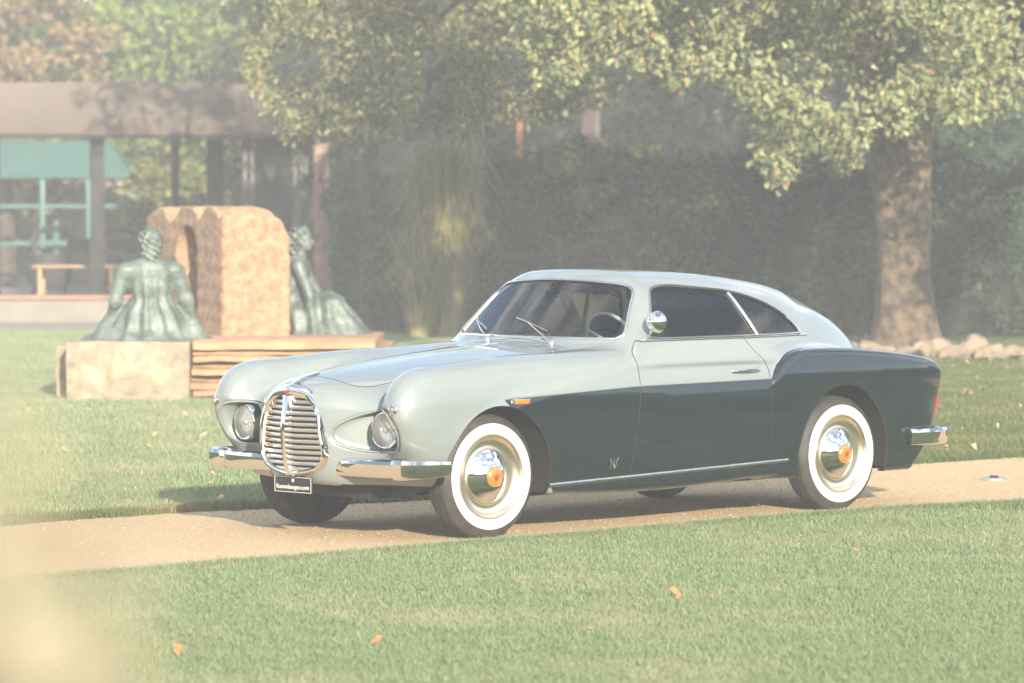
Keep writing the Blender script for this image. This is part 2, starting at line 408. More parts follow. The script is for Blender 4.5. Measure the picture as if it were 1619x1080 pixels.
def g_dark(x, y, z):    # <0 where the dark green paint is
    line = .7515 + .0385*np.clip((x-.05)/1.0, 0, 1.0) + .0075*np.clip((x-1.08)/1.1, 0, 1)
    d = np.maximum(z-line, (.055 + (.753-z)*.8) - x)
    rf = np.maximum(f_rf(x, y, z)-.004, 2.12-x)
    d = np.minimum(np.maximum(d, x-2.4), rf)
    d = np.minimum(d, np.maximum(z-.79, 2.25-x))
    return np.where(np.abs(y) > .45, d, .3)

car = thing('classic_car', 'two-tone grey and dark green vintage coupe with whitewall tyres parked on the gravel path', 'car', (-.653, 22.33, 0), .7715)

# --- body skin
def keep(A, g, inside=False):
    r = split(A[0], A[1], g); return r[0] if inside else r[1]
_c = surface_nets(f_body, (-.33, -.87, .14), (3.82, .87, 1.46), .0125)
_f = surface_nets(f_body, (-.86, -.87, .14), (-.25, .87, 1.02), .0068)
skin = join(keep(_c, lambda x, y, z: x+.30), keep(_f, lambda x, y, z: x+.30, True))
for g in (arch_f, arch_r): skin = keep(skin, g)
skin = keep(skin, lambda x, y, z: np.where((np.abs(y) < .73) & (x > -.62) & (x < 3.5), z-.30, 1.))   # open underneath
def emit(name, A, parent, mats=None, two=True, off=0, f=f_body, thick=0):
    V, T = A
    if not len(T): return None
    mats = (mats or [M_grey, M_green])+[M_dark]
    if two:
        (Vi, Ti), (Vo, To) = split(V, T, g_dark); n = len(Vo)
        V = np.concatenate([Vo, Vi]); T = np.concatenate([To, Ti+n]); fm = np.r_[np.zeros(len(To)), np.ones(len(Ti))]
    else: fm = None
    if two and len(Ti):    # keep normals crisp at the paint edge but smooth elsewhere
        pass
    N = normals_of(f, V)
    V2 = V + N*off
    if thick:
        W, F = boundary_flange(V, T, lambda P: P-normals_of(f, P)*thick)
        fm2 = np.full(len(F), len(mats)-1)
        nb = normals_of(f, W) if len(W) else W
        fm = np.r_[np.zeros(len(T)) if fm is None else fm, fm2]
        T = np.concatenate([T, F+len(V2)]); V2 = np.concatenate([V2, W]); N = np.concatenate([N, nb])
    return link(name, np_mesh(name, V2, T, mats, True, N, fm), parent)
GAP = .0028
def part_of(A, g):   # the piece with g<0, shrunk by the gap; the rest
    a = keep(A, lambda x, y, z: g(x, y, z)+GAP, True); b = keep(A, lambda x, y, z: g(x, y, z)-GAP); return a, b
_GW = spline([.338, .36, .40, .47, .56, .66, .74, .79, .822, .836], [.04, .150, .232, .262, .254, .236, .206, .168, .104, .04])
skin = keep(skin, lambda x, y, z: np.where((x < -.45) & (z > .33) & (z < .84), np.abs(y)-(_GW(z)-.014), .3))
rest = keep(skin, g_ws); rest = keep(rest, g_rw); rest = keep(rest, g_dlo)
g_door = lambda x, y, z: np.where(np.abs(y) > .5, np.maximum(np.maximum(door_f(z)-x, x-door_r(z)), z-1.040), .3)
doors, rest = part_of(rest, g_door)
bonnet, rest = part_of(rest, g_bonnet)
boot, rest = part_of(rest, g_boot)
g_roof = lambda x, y, z: np.where((x > .9) & (x < 3.45), f_green(x, y, z)-f_lower(x, y, z), .3)
roof = keep(rest, g_roof, True); rest = keep(rest, g_roof)
front = keep(rest, lambda x, y, z: x-1.2+.0*z, True); rear = keep(rest, lambda x, y, z: x-1.2)
def sides(A): return keep(A, lambda x, y, z: y, True), keep(A, lambda x, y, z: y)
for s, A in zip((-1, 1), sides(doors)):
    emit('door', A, car, thick=.012)
emit('bonnet', bonnet, car, thick=.010); emit('boot_lid', boot, car, thick=.012)
emit('roof', roof, car, two=False, mats=[M_grey], thick=.010)
emit('front_bodywork', front, car, thick=.012)
for s, A in zip((-1, 1), sides(rear)): emit('rear_wing', A, car, thick=.012)
# glass: same surface a little inside
for nm, g, n in (('windscreen', g_ws, 1), ('rear_window', g_rw, 1), ('side_window', g_dlo, 2)):
    A = keep(skin, lambda x, y, z: g(x, y, z)-.012, True)
    for B in ([A] if n == 1 else sides(A)):
        o = emit(nm, B, car, mats=[M_glass], two=False, off=-.007)
# dark inner shell behind the seams
inner = lambda x, y, z: f_lower(x, y, z)+.014
I = surface_nets(inner, (-.86, -.86, .14), (3.8, .86, 1.1), .03, True)
I = keep(I, lambda x, y, z: np.where((x < -.55) & (np.abs(y) < .29), -1., 1.))
for g in (arch_f, arch_r): I = keep(I, g)
I = keep(I, lambda x, y, z: np.where((z > .8) & (f_green(x, y, z) < -.0), -1., 1.))
Vi, Ti = I
link('inner_shell', np_mesh('inner_shell', Vi, Ti, [M_dark], True), car)
# wheel housings
for xa, za, rx, rz in ((.025, .28, .408, .44), (2.845, .30, .405, .445)):
    for s in (-1, 1):
        mb = MB(); th = np.linspace(-.12, PI+.12, 40); V = []
        for yy in (.80, .40):
            for t in th:
                x_, z_ = xa+rx*1.012*math.cos(t), za+rz*1.012*math.sin(t)
                V.append((x_, s*yy, z_))
        V = np.array(V); n = len(th)
        # outer rim of the housing sits just under the skin
        P = V[:n].copy(); ok = P.copy()
        for it in range(30):
            d = f_lower(P[:, 0], P[:, 1], P[:, 2]); P[:, 1] -= s*np.clip(d+.006, 0, .02)
        P[:, 1] = s*np.maximum(np.abs(P[:, 1]), .6)
        V[:n] = P
        F = [(i, i+1, n+i+1, n+i) for i in range(n-1)]
        cen = len(V); V = np.concatenate([V, [[xa, s*.40, za-.05]]]); F += [(n+i, n+i+1, cen) for i in range(n-1)]
        mb.add(V, F); mb.build('wheel_housing', M_dark, car)
# wheel arch lip (a rolled edge following the skin)
def on_side(x, z, s=-1, f=f_body, y0=.95):
    x = np.asarray(x, float); z = np.asarray(z, float); lo = np.full(x.shape, .3); hi = np.full(x.shape, y0)
    for _ in range(30):
        m = (lo+hi)/2; v = f(x, m, z); lo = np.where(v < 0, m, lo); hi = np.where(v < 0, hi, m)
    return np.stack([x, s*lo, z], -1)
def on_top(x, y, f=f_body):
    x = np.asarray(x, float); y = np.asarray(y, float); lo = np.full(x.shape, .6); hi = np.full(x.shape, 1.6)
    for _ in range(30):
        m = (lo+hi)/2; v = f(x, y, m); lo = np.where(v < 0, m, lo); hi = np.where(v < 0, hi, m)
    return np.stack([x, y, lo], -1)
def on_front(y, z, f=f_body, x0=-1.2, x1=.2):
    y = np.asarray(y, float); z = np.asarray(z, float); lo = np.full(y.shape, x0); hi = np.full(y.shape, x1)
    # first crossing from the front
    X = np.linspace(x0, x1, 300); v = np.stack([f(np.full(y.shape, q), y, z) for q in X]); i = (v < 0).argmax(0)
    lo = X[np.maximum(i-1, 0)]; hi = X[i]
    for _ in range(20):
        m = (lo+hi)/2; q = f(m, y, z); hi = np.where(q < 0, m, hi); lo = np.where(q < 0, lo, m)
    return np.stack([hi, y, z], -1)
M_refl = mat('lamp_reflector', (.95, .94, .92), .42, 1)
NR = lambda P: normals_of(f_body, np.asarray(P, float))
def strip_tube(name, P, r, m, out=.0, k=8, flat=None, closed=False, parent=None):
    P = np.asarray(P, float); P = P + NR(P)*out
    return MB().tube(P, r, k, flat=flat, closed=closed).build(name, m, parent or car)
# --- window and belt brightwork
def outline(g, yside, x0, x1, z0, z1, n=140):
    """closed outline of g=0 found by rays from a centre in the (u,z) plane"""
    cu, cz = (x0+x1)/2, (z0+z1)/2; out = []
    for t in np.linspace(0, 2*PI, n, endpoint=False):
        lo, hi = 0., 2.
        for _ in range(34):
            m = (lo+hi)/2; q = g(np.array([cu+m*math.cos(t)]), np.array([yside]), np.array([cz+m*math.sin(t)]))[0]
            if q < 0: lo = m
            else: hi = m
        out.append((cu+lo*math.cos(t), cz+lo*math.sin(t)))
    return np.array(out)
for s in (-1, 1):
    O = outline(g_dlo, .65, 1.5, 2.4, 1.08, 1.24, 200)
    strip_tube('window_surround', on_side(O[:, 0], O[:, 1], s), .009, M_chrome2, -.001, 6, closed=True)
    z = np.linspace(1.05, 1.292, 8); x = 2.205-(z-1.02)*.37
    strip_tube('door_pillar', on_side(x, z, s), .014, M_chrome, -.003, 8)
    x = np.linspace(1.19, 2.72, 40)
    strip_tube('belt_moulding', on_side(x, 1.036+0*x, s), .006, M_chrome, .001, 6)
    # side crease moulding between the two colours
    x = np.linspace(.058, 2.20, 70); zl = .7515+.0385*np.clip((x-.05)/1.0, 0, 1)+.0075*np.clip((x-1.08)/1.1, 0, 1)+.003
    strip_tube('colour_break_moulding', on_side(x, zl, s), .0055, M_grey, -.0005, 6)
    x = np.linspace(.43, 2.36, 50)
    P = on_side(x, .270+.0270*(x-.43), s); P[:, 1] += s*.004
    MB().tube(P, .012, 10, flat=(1.0, .7)).build('sill_moulding', M_chrome2, car)
    # door handle
    hx = np.linspace(1.885, 2.12, 12); P = on_side(hx, .852+.004*(hx-1.88), s)
    out = .026*np.sin(np.clip((hx-1.885)/.235, 0, 1)*PI)**.35; P[:, 1] += s*out
    h = MB(); h.tube(P, [.006]+[.0095]*10+[.006], 10)
    for q in (1.895, 2.11):
        b = on_side([q], [.853], s)[0]; h.lathe([(0, -.004), (.016, -.004), (.014, .010), (0, .012)], (0, s, .1), b, 16)
    h.build('door_handle', M_chrome, car)
    # parking lamp on the wing
    b = project(f_body, np.array([[-.700, s*.735, .722]]), 12)[0]; n = NR([b])[0]
    ml = MB().lathe([(.0, -.01), (.027, -.01), (.027, .006), (.019, .010), (.018, .006)], n, b, 24).build('parking_lamp', M_chrome, car)
    MB().lathe([(.018, .006), (.015, .018), (.008, .025), (0, .027)], n, b, 20).build('lamp_lens', M_lens, ml)
    MB().lathe([(.0175, .006), (0, .0065)], n, b, 20).build('reflector', M_chrome2, ml)
    # amber flasher
    xx = np.array([.115, .235]); P = on_side(xx, np.array([.735, .740]), s)
    c = P.mean(0); c = on_side([c[0]], [c[2]], s)[0]
    fl = MB().box(c[0]-.055, c[0]+.055, c[1]-.009, c[1]+.009, c[2]-.012, c[2]+.012).build('side_flasher', M_orange, car, bevel=.004)
    MB().box(c[0]-.066, c[0]+.066, c[1]-.006, c[1]+.006, c[2]-.016, c[2]+.016).build('flasher_base', M_chrome2, fl, bevel=.004)
    # crossed-flags style badge ahead of the door
    b = on_side([.905], [.372], s)[0]
    bd = MB().box(b[0]+.012, b[0]+.036, b[1]-.004, b[1]+.006, b[2]+.034, b[2]+.050).build('wing_badge', M_blue, car, bevel=.002)
    def stroke(p, q, r=.004): return MB().tube([(b[0]+p[0], b[1]+s*.005, b[2]+p[1]), (b[0]+q[0], b[1]+s*.005, b[2]+q[1])], r, 6)
    v = stroke((-.028, -.034), (-.026, .030)); v.tube([(b[0]-.004, b[1]+s*.005, b[2]+.026), (b[0]+.004, b[1]+s*.005, b[2]-.030), (b[0]+.034, b[1]+s*.005, b[2]+.03)], .0045, 6)
    v.tube([(b[0]-.026, b[1]+s*.005, b[2]+.028), (b[0]+.004, b[1]+s*.005, b[2]-.030)], .003, 6)
    v.build('badge_letter', M_chrome, bd)
    # head lamp
    c = np.array([-.585, s*.574, .602]); ax = (-1, s*.10, .02)
    hl = MB().lathe([(.060, -.15), (.084, -.11), (.094, -.05), (.099, -.030), (.101, -.008), (.099, .008), (.094, .013), (.0885, .012), (.0875, .002)], ax, c, 48).build('headlamp', M_chrome, car)
    MB().lathe([(.0885, .008), (.078, .022), (.060, .034), (.035, .041), (0, .044)], ax, c, 40).build('lamp_lens', M_lens, hl)
    rf = MB().lathe([(.0875, .004), (.074, -.022), (.05, -.045), (.02, -.058), (0, -.06)], ax, c, 40)
    rf.lathe([(0, .016), (.014, .012), (.020, 0), (.018, -.02), (.006, -.055)], ax, c, 20)
    rf.build('reflector', M_refl, hl)
    rb = MB()
    for q in np.linspace(-.07, .07, 9):
        hh = math.sqrt(.086**2-q*q); zz = np.linspace(-hh, hh, 9)
        rb.tube([(c[0]-.013-.026*math.cos(min(1, math.hypot(q, t)/.09)*PI/2), c[1]+q, c[2]+t) for t in zz], .0022, 4)
    rb.build('lens_ribs', M_lens, hl)
    # lip of the lamp scoop
    th = np.linspace(0, 2*PI, 90, endpoint=False); L = []
    for t in th:
        lo, hi = 0, .5
        for _ in range(26):
            m = (lo+hi)/2; ya, za = .50+m*math.cos(t), .598+m*math.sin(t)*.9
            xs = -.45; q = f_cav(np.array([xs-.25]), np.array([ya]), np.array([za]))[0]
            lo, hi = (m, hi) if q < 0 else (lo, m)
        L.append((.50+lo*math.cos(t), .598+lo*math.sin(t)*.9))
    L = np.array(L); f0 = lambda x, y, z: smin(f_hull(x, y, z), f_pod(x, y, z), .085)
    P = on_front(s*L[:, 0], L[:, 1], f0)
    MB().tube(P+np.array([.002, 0, 0]), .0055, 6, closed=True).build('scoop_lip', M_grey, car)
    # bumper: straight bar, then a tapering guard that wraps on to the wing
    bz = .397
    path = [(-.625, .215), (-.636, .26), (-.634, .45), (-.618, .62), (-.606, .69), (-.630, .712), (-.630, .772), (-.600, .808), (-.50, .842), (-.40, .858)]
    hs = [.036, .047, .049, .049, .048, .058, .058, .054, .050, .044]
    if True:
        sec = [(-.022, -1.0), (-.040, -.35), (-.043, .45), (-.032, .80), (-.006, 1.0), (.020, 1.0), (.020, -1.0)]   # outwards, height
        P = np.array(path); T = np.gradient(P, axis=0); T /= np.linalg.norm(T, axis=1)[:, None]
        V = []; F = []; K = len(sec)
        for i, (p, t) in enumerate(zip(P, T)):
            nrm = np.array([-t[1], t[0]]); nrm = nrm if (nrm[0] < 0 or i > 7) else -nrm
            if i > 7: nrm = np.array([-abs(t[1])*1.0, abs(t[0])]); 
            for (o, hz) in sec:
                q = p - nrm*o if False else p + nrm*(-o)
                V.append((q[0], s*q[1], bz+hz*hs[i]+.010*(i/9)))
        for i in range(len(P)-1):
            for j in range(K): F.append((i*K+j, i*K+(j+1) % K, (i+1)*K+(j+1) % K, (i+1)*K+j))
        F += [tuple(range(K)), tuple((len(P)-1)*K+j for j in range(K))]
        MB().add(V, F).build('front_bumper', M_chrome, car, sharp=28, bevel=.004)
    bk = MB().box(-.62, -.50, s*.40-.02, s*.40+.02, .36, .40); bk.build('bumper_bracket', M_dark, car)
    # rear bumper corner
    rb = MB(); V = []; F = []
    pth = [(3.42, .822), (3.55, .845), (3.68, .842), (3.77, .80), (3.805, .70), (3.815, .45), (3.82, .22)]
    sec = [(.0, -1.0), (.020, -.85), (.026, .55), (.012, 1.0), (-.02, 1.0), (-.02, -1.0)]
    Pp = np.array(pth); T = np.gradient(Pp, axis=0); T /= np.linalg.norm(T, axis=1)[:, None]
    for i, (p, t) in enumerate(zip(Pp, T)):
        nrm = np.array([-t[1], t[0]])*1.0
        for (o, hz) in sec:
            q = p + nrm*o; V.append((q[0], s*q[1], .412+hz*.050))
    K = len(sec)
    for i in range(len(Pp)-1):
        for j in range(K): F.append((i*K+j, i*K+(j+1) % K, (i+1)*K+(j+1) % K, (i+1)*K+j))
    F += [tuple(range(K)), tuple((len(Pp)-1)*K+j for j in range(K))]
    rb.add(V, F).build('rear_bumper', M_chrome, car, sharp=28, bevel=.006)
    # tail lamp
    tl = MB().tube([(3.764, s*.72, .70), (3.756, s*.722, .62), (3.728, s*.715, .50)], [.012, .018, .014], 12, flat=(1, 1)).build('tail_lamp', M_chrome, car)
    MB().tube([(3.783, s*.732, .69), (3.786, s*.732, .62), (3.757, s*.724, .515)], [.006, .013, .008], 12).build('lamp_lens', M_red, tl)
# --- nose: bright grille
GY = _GW   # half width of the outer frame at height
def prow(y, z):   # front of the grille face: a shallow V
    return -.805 + .30*np.abs(y)**1.15 + .035*((z-.60)/.24)**2 + .02*np.clip((z-.6)/.25, 0, 1)
# outer frame: a band round the opening
th = np.linspace(0, 2*PI, 220, endpoint=False)
zz = .587+.249*np.cos(th)
W = np.interp(zz, np.linspace(.338, .836, 200), np.maximum(GY(np.linspace(.338, .836, 200)), .0)); 
yy = np.sign(np.sin(th))*W*np.clip(np.abs(np.sin(th))*3.2, 0, 1)
frame = MB(); V = []; F = []
cy, cz = 0, .58
wid = .028+.030*np.clip((zz-.68)/.14, 0, 1)**1.3
secs = [(0, .030), (.0, -.006), (-.25, -.022), (-.6, -.020), (-1, -.004), (-1, .03)]   # (inwards * width, along x)
for i in range(len(th)):
    d = np.array([yy[i]-cy, zz[i]-cz]); d /= np.linalg.norm(d)
    for (a, b) in secs:
        p = np.array([yy[i], zz[i]])+d*a*wid[i]; V.append((prow(p[0], p[1])+b, p[0], p[1]))
K = len(secs); n = len(th)
for i in range(n):
    for j in range(K-1): F.append((i*K+j, i*K+j+1, ((i+1) % n)*K+j+1, ((i+1) % n)*K+j))
gr = MB().add(V, F).build('grille', M_chrome, car, sharp=50)
# centre blade
zc_ = np.linspace(.352, .775, 24); V = []; F = []
for z_ in zc_:
    x_ = prow(0, z_)-.014; w_ = .017+.018*np.clip((z_-.70)/.08, 0, 1)**1.5
    V += [(x_+.045, -w_*1.3, z_), (x_+.006, -w_, z_), (x_, 0, z_), (x_+.006, w_, z_), (x_+.045, w_*1.3, z_)]
for i in range(len(zc_)-1):
    for j in range(4): F.append((i*5+j, i*5+j+1, i*5+5+j+1, i*5+5+j))
MB().add(V, F).build('centre_bar', M_chrome, gr, sharp=60)
M_slat = mat('grille_slat', (.66, .61, .53), .24, 1, noise_amt=.05, nscale=30)
NS = 14
for s in (-1, 1):
    for i in range(NS):
        z_ = .385+i*(.775-.385)/(NS-1)
        wz = float(np.interp(z_, np.linspace(.338, .836, 200), GY(np.linspace(.338, .836, 200))))
        y1 = wz-(.024+.030*max(0, (z_-.68)/.14)**1.3)*.92; y0 = .021
        if z_ > .74: y0 = .033
        if y1-y0 < .02: continue
        ys = np.linspace(y0, y1, 9); V = []; F = []
        for q in ys:
            x_ = prow(q, z_)+.012
            V += [(x_+.030, s*q, z_-.0150), (x_+.002, s*q, z_-.0140), (x_-.005, s*q, z_-.005), (x_-.003, s*q, z_+.003), (x_+.008, s*q, z_+.0085), (x_+.034, s*q, z_+.0105)]
        for a in range(8):
            for j in range(5): F.append((a*6+j, a*6+j+1, a*6+6+j+1, a*6+6+j))
        MB().add(V, F).build('grille_bar', M_slat, gr, sharp=50)
V = []; F = []; zb_ = np.linspace(.35, .82, 20)
for z_ in zb_:
    wz = float(GY(z_)); 
    for q in np.linspace(-1, 1, 9): V.append((prow(abs(q)*wz, z_)+.055, q*wz, z_))
for i in range(19):
    for j in range(8): F.append((i*9+j, i*9+j+1, i*9+10+j, i*9+9+j))
MB().add(V, F).build('grille_backing', M_dark, gr)
MB().lathe([(.019, -.004), (.018, .003), (0, .005)], (-1, 0, .75), (prow(0, .80)-.014, 0, .803), 24).build('nose_badge', M_redbadge, gr)
# bonnet spine, scuttle trim
x = np.linspace(-.735, .80, 50); P = on_top(x, 0*x)
MB().tube(P+np.array([0, 0, .000]), np.r_[np.linspace(.020, .012, 12), np.linspace(.012, .006, 38)], 8, flat=(.7, 1)).build('bonnet_spine', M_grey, car)
x = np.linspace(-.735, -.56, 10); MB().tube(on_top(x, 0*x)+np.array([0, 0, .004]), np.linspace(.030, .020, 10), 8, flat=(.35, 1)).build('bonnet_flash', M_chrome, car)
# windscreen surround
O = []
for t in np.linspace(0, 2*PI, 160, endpoint=False):
    lo, hi = 0., 1.5
    for _ in range(30):
        m = (lo+hi)/2; q = g_ws(np.array([1.2]), np.array([m*math.cos(t)]), np.array([1.2+m*math.sin(t)]))[0]
        lo, hi = (m, hi) if q < 0 else (lo, m)
    O.append((lo*math.cos(t), 1.2+lo*math.sin(t)))
O = np.array(O); P = on_front(O[:, 0], O[:, 1], f_body, .6, 2.2)
MB().tube(P-NR(P)*.001, .0085, 6, closed=True).build('windscreen_surround', M_chrome2, car)
for s in (-1, 1):     # wipers
    y0 = -.30+.0*s if s < 0 else .22
    b = on_top([.93], [y0])[0]
    wp = MB().lathe([(0, 0), (.018, 0), (.014, .02), (0, .024)], (0, 0, 1), b, 14)
    tip = on_front([y0+.30], [1.13], f_body, .6, 2.2)[0]; mid = (b+tip)/2+np.array([-.02, 0, .012])
    wp.tube([b+np.array([0, 0, .018]), mid, tip+np.array([-.016, 0, .0])], .0045, 6)
    e0 = on_front([y0+.12], [1.085], f_body, .6, 2.2)[0]; e1 = on_front([y0+.44], [1.155], f_body, .6, 2.2)[0]
    wp.tube([e0+(-.008, 0, 0), tip+(-.010, 0, 0), e1+(-.008, 0, 0)], .004, 5); wp.build('wiper', M_chrome2, car)
# door mirror
mp_ = on_side([1.275], [1.05], -1)[0]
mr = MB().tube([mp_+(0, .0, -.004), mp_+(-.01, -.03, .03), mp_+(-.005, -.055, .07)], [.012, .009, .010], 10)
mr.lathe([(0, -.056), (.026, -.050), (.047, -.030), (.060, .0), (.063, .014), (.058, .019), (0, .016)], (1, .15, 0), mp_+(-.005, -.065, .095), 32)
mr.build('door_mirror', M_chrome, car)
# --- wheels
def wheel(x, s, steer=0):
    r = bpy.data.objects.new('wheel', None); COL.objects.link(r); r.parent = car; r.location = (x, s*(TRK/2), RT); r.rotation_euler = (0, 0, steer)
    ax = (0, s, 0); h = .083
    tyre = [(.212, .070), (.225, .078), (.240, .082), (.286, .0865), (.296, .083), (.308, .077), (.320, .068), (.329, .058), (.334, .050)]
    tr = []
    for g in (.042, .021, 0, -.021, -.042):
        tr += [(.3385-.25*(abs(g)+.006)**2*8, g+.0085), (.3385-.25*(abs(g)+.006)**2*8, g+.0035), (.330, g+.003), (.330, g-.003), (.3385-.25*(abs(g)+.006)**2*8, g-.0035)]
    back = [(.334, -.052), (.325, -.066), (.300, -.082), (.25, -.084), (.205, -.06), (.15, -.02), (.02, -.0)]
    t = MB().lathe(tyre+tr+back, ax, k=96).build('tyre', M_rubber, r, sharp=60)
    MB().lathe([(.228, .0780), (.232, .083), (.2420, .0865), (.262, .0895), (.283, .0895), (.287, .0865)], ax, k=96).build('whitewall', M_white, t)
    rim = MB().lathe([(.233, .070), (.233, .084), (.226, .089), (.218, .085), (.213, .076), (.202, .062), (.180, .053), (.160, .050), (.153, .055), (.146, .050), (.12, .045), (0, .04)], ax, k=80).build('rim', M_chrome2, r, sharp=70)
    rim.data.materials[0] = M_rim
    MB().lathe([(.150, .052), (.150, .060), (.143, .066), (.130, .072), (.112, .084), (.088, .098), (.062, .109), (.046, .113)], ax, k=80).build('hub_cap', M_chrome, rim, sharp=70)
    MB().lathe([(.055, .108), (.054, .120), (.048, .127), (.036, .130), (.033, .125), (.017, .127), (0, .130)], ax, k=40).build('medallion', M_bronze, rim, sharp=40)
    MB().lathe([(.0165, .1285), (.015, .1305), (0, .1315)], ax, k=24).build('medallion_centre', mat('medallion_brown', (.38, .12, .04), .3, .5), rim)
    return r
M_rim = mat('rim_warm_reflection', (.90, .80, .64), .30, 1, noise_amt=.05, nscale=8)  # gravel's warm reflection put into the rim's base colour
for xx, s, st in ((0, -1, -.03), (0, 1, -.03), (WB, -1, 0), (WB, 1, 0)): wheel(xx, s, st)
# --- underside and number plate
und = MB(); und.box(.45, 2.4, -.60, .60, .20, .30); und.box(-.5, .45, -.35, .35, .22, .34); und.box(2.4, 3.5, -.40, .40, .24, .38)
und.tube([(0, -.6, .33), (0, .6, .33)], .04, 10); und.tube([(WB, -.6, .33), (WB, .6, .33)], .045, 10)
und.tube([(.6, .3, .17), (2.2, .3, .17), (3.5, .3, .22)], .03, 8); und.build('chassis', M_dark, car)
pc = np.array([-.735, 0, .292]); tilt = .0
pl = MB().box(pc[0]-.004, pc[0]+.004, -.155, .155, .247, .337).build('number_plate', M_plate, car, bevel=.002)
fr = MB()
for z0, z1, y0, y1 in ((.2505, .2530, -.149, .149), (.3310, .3335, -.149, .149), (.2505, .3335, -.149, -.1465), (.2505, .3335, .1465, .149)):
    fr.box(pc[0]-.0060, pc[0]-.0045, y0, y1, z0, z1)
fr.build('plate_border', M_text, pl)
bx = MB().box(pc[0]+.002, pc[0]+.10, -.03, .03, .30, .335); bx.build('plate_bracket', M_dark, pl)
def text(body, size, loc, rot, m, parent, name, ext=.0008, align='CENTER'):
    cu = bpy.data.curves.new(name, 'FONT'); cu.body = body; cu.size = size; cu.extrude = ext; cu.align_x = align; cu.align_y = 'CENTER'
    tmp = bpy.data.objects.new(name, cu); COL.objects.link(tmp); bpy.context.view_layer.update()
    me = bpy.data.meshes.new_from_object(tmp.evaluated_get(bpy.context.evaluated_depsgraph_get())); bpy.data.objects.remove(tmp)
    me.materials.clear(); me.materials.append(m); o = link(name, me, parent); o.location = loc; o.rotation_euler = rot; return o
text('Ruotedasogno.com', .0345, (pc[0]-.0062, 0, .279), (PI/2, 0, -PI/2), M_text, pl, 'plate_lettering')
MB().lathe([(.010, 0), (.009, .0015), (0, .002)], (-1, 0, 0), (pc[0]-.0045, 0, .314), 20).build('plate_emblem', M_text, pl)
# --- cabin
cab = MB().box(.98, 1.22, -.60, .60, .80, 1.00); cab.build('dashboard', M_grey, car, bevel=.04)
th = np.linspace(0, 2*PI, 40, endpoint=False); c = Vector((1.40, -.33, 1.00)); q = Vector((1, 0, .45)).to_track_quat('Z', 'Y')
sw = MB().tube([c+q @ Vector((.20*math.cos(t), .20*math.sin(t), 0)) for t in th], .011, 8, closed=True)
for t in (.5, 2.6, 4.7): sw.tube([c, c+q @ Vector((.195*math.cos(t), .195*math.sin(t), 0))], .008, 6)
sw.tube([c, c+Vector((-.25, 0, -.12))], .018, 8); sw.build('steering_wheel', M_white, car)
def seat(x, y, wdt):
    so = MB().box(x, x+.50, y-wdt/2, y+wdt/2, .50, .66).build('seat', M_leather, car, bevel=.06)
    Mx = Matrix.Translation((x+.50, y, .60)) @ Matrix.Rotation(.30, 4, 'Y')
    MB().box(-.07, .07, -wdt/2, wdt/2, 0, .42, Mx).build('backrest', M_leather, so, bevel=.05)
seat(1.50, -.34, .52); seat(1.50, .34, .52)
MB().box(2.45, 2.62, -.5, .5, .55, .90).build('rear_seat', M_leather, car, bevel=.06)
im = MB().box(1.265, 1.28, -.09, .09, 1.265, 1.305); im.tube([(1.27, 0, 1.30), (1.24, 0, 1.36)], .006, 6); im.build('interior_mirror', M_black, car, bevel=.005)
# ================================================================== scatter helpers
def pts_gn(name, P, rot, scl, src, kind='stuff', parent=None, m=None):
    """instances of one small mesh on points (grass, gravel)"""
    me = bpy.data.meshes.new(name); me.vertices.add(len(P)); me.vertices.foreach_set('co', np.asarray(P, np.float32).ravel())
    a = me.attributes.new('rot', 'FLOAT_VECTOR', 'POINT'); a.data.foreach_set('vector', np.asarray(rot, np.float32).ravel())
    b = me.attributes.new('scl', 'FLOAT', 'POINT'); b.data.foreach_set('value', np.asarray(scl, np.float32))
    o = link(name, me, parent)
    if m: me.materials.append(m)
    ng = bpy.data.node_groups.new(name+'_scatter', 'GeometryNodeTree')
    ng.interface.new_socket('Geometry', in_out='INPUT', socket_type='NodeSocketGeometry'); ng.interface.new_socket('Geometry', in_out='OUTPUT', socket_type='NodeSocketGeometry')
    N = ng.nodes; L = ng.links; gi = N.new('NodeGroupInput'); go = N.new('NodeGroupOutput'); oi = N.new('GeometryNodeObjectInfo')
    oi.inputs['Object'].default_value = src; ip = N.new('GeometryNodeInstanceOnPoints')
    r = N.new('GeometryNodeInputNamedAttribute'); r.data_type = 'FLOAT_VECTOR'; r.inputs['Name'].default_value = 'rot'
    s = N.new('GeometryNodeInputNamedAttribute'); s.data_type = 'FLOAT'; s.inputs['Name'].default_value = 'scl'
    L.new(gi.outputs[0], ip.inputs['Points']); L.new(oi.outputs['Geometry'], ip.inputs['Instance'])
    L.new(r.outputs['Attribute'], ip.inputs['Rotation']); L.new(s.outputs['Attribute'], ip.inputs['Scale']); L.new(ip.outputs[0], go.inputs[0])
    md = o.modifiers.new('scatter', 'NODES'); md.node_group = ng
    if kind: o['kind'] = kind
    return o
OAK = np.array([(0, 0), (.16, .22), (.10, .34), (.30, .52), (.20, .62), (.34, .84), (.12, 1.0), (-.12, 1.0), (-.34, .84), (-.20, .62), (-.30, .52), (-.10, .34), (-.16, .22)])
OVAL = np.array([(0, 0), (.22, .3), (.24, .6), (0, 1.0), (-.24, .6), (-.22, .3)])
DIA = np.array([(0, 0), (.28, .5), (0, 1.0), (-.28, .5)])
def rand_dirs(n, bias=(0, 0, 0), k=1.):
    d = RNG.normal(size=(n, 3)); d /= np.linalg.norm(d, axis=1)[:, None]; d = d + np.array(bias)*k
    return d/(np.linalg.norm(d, axis=1)[:, None]+1e-9)
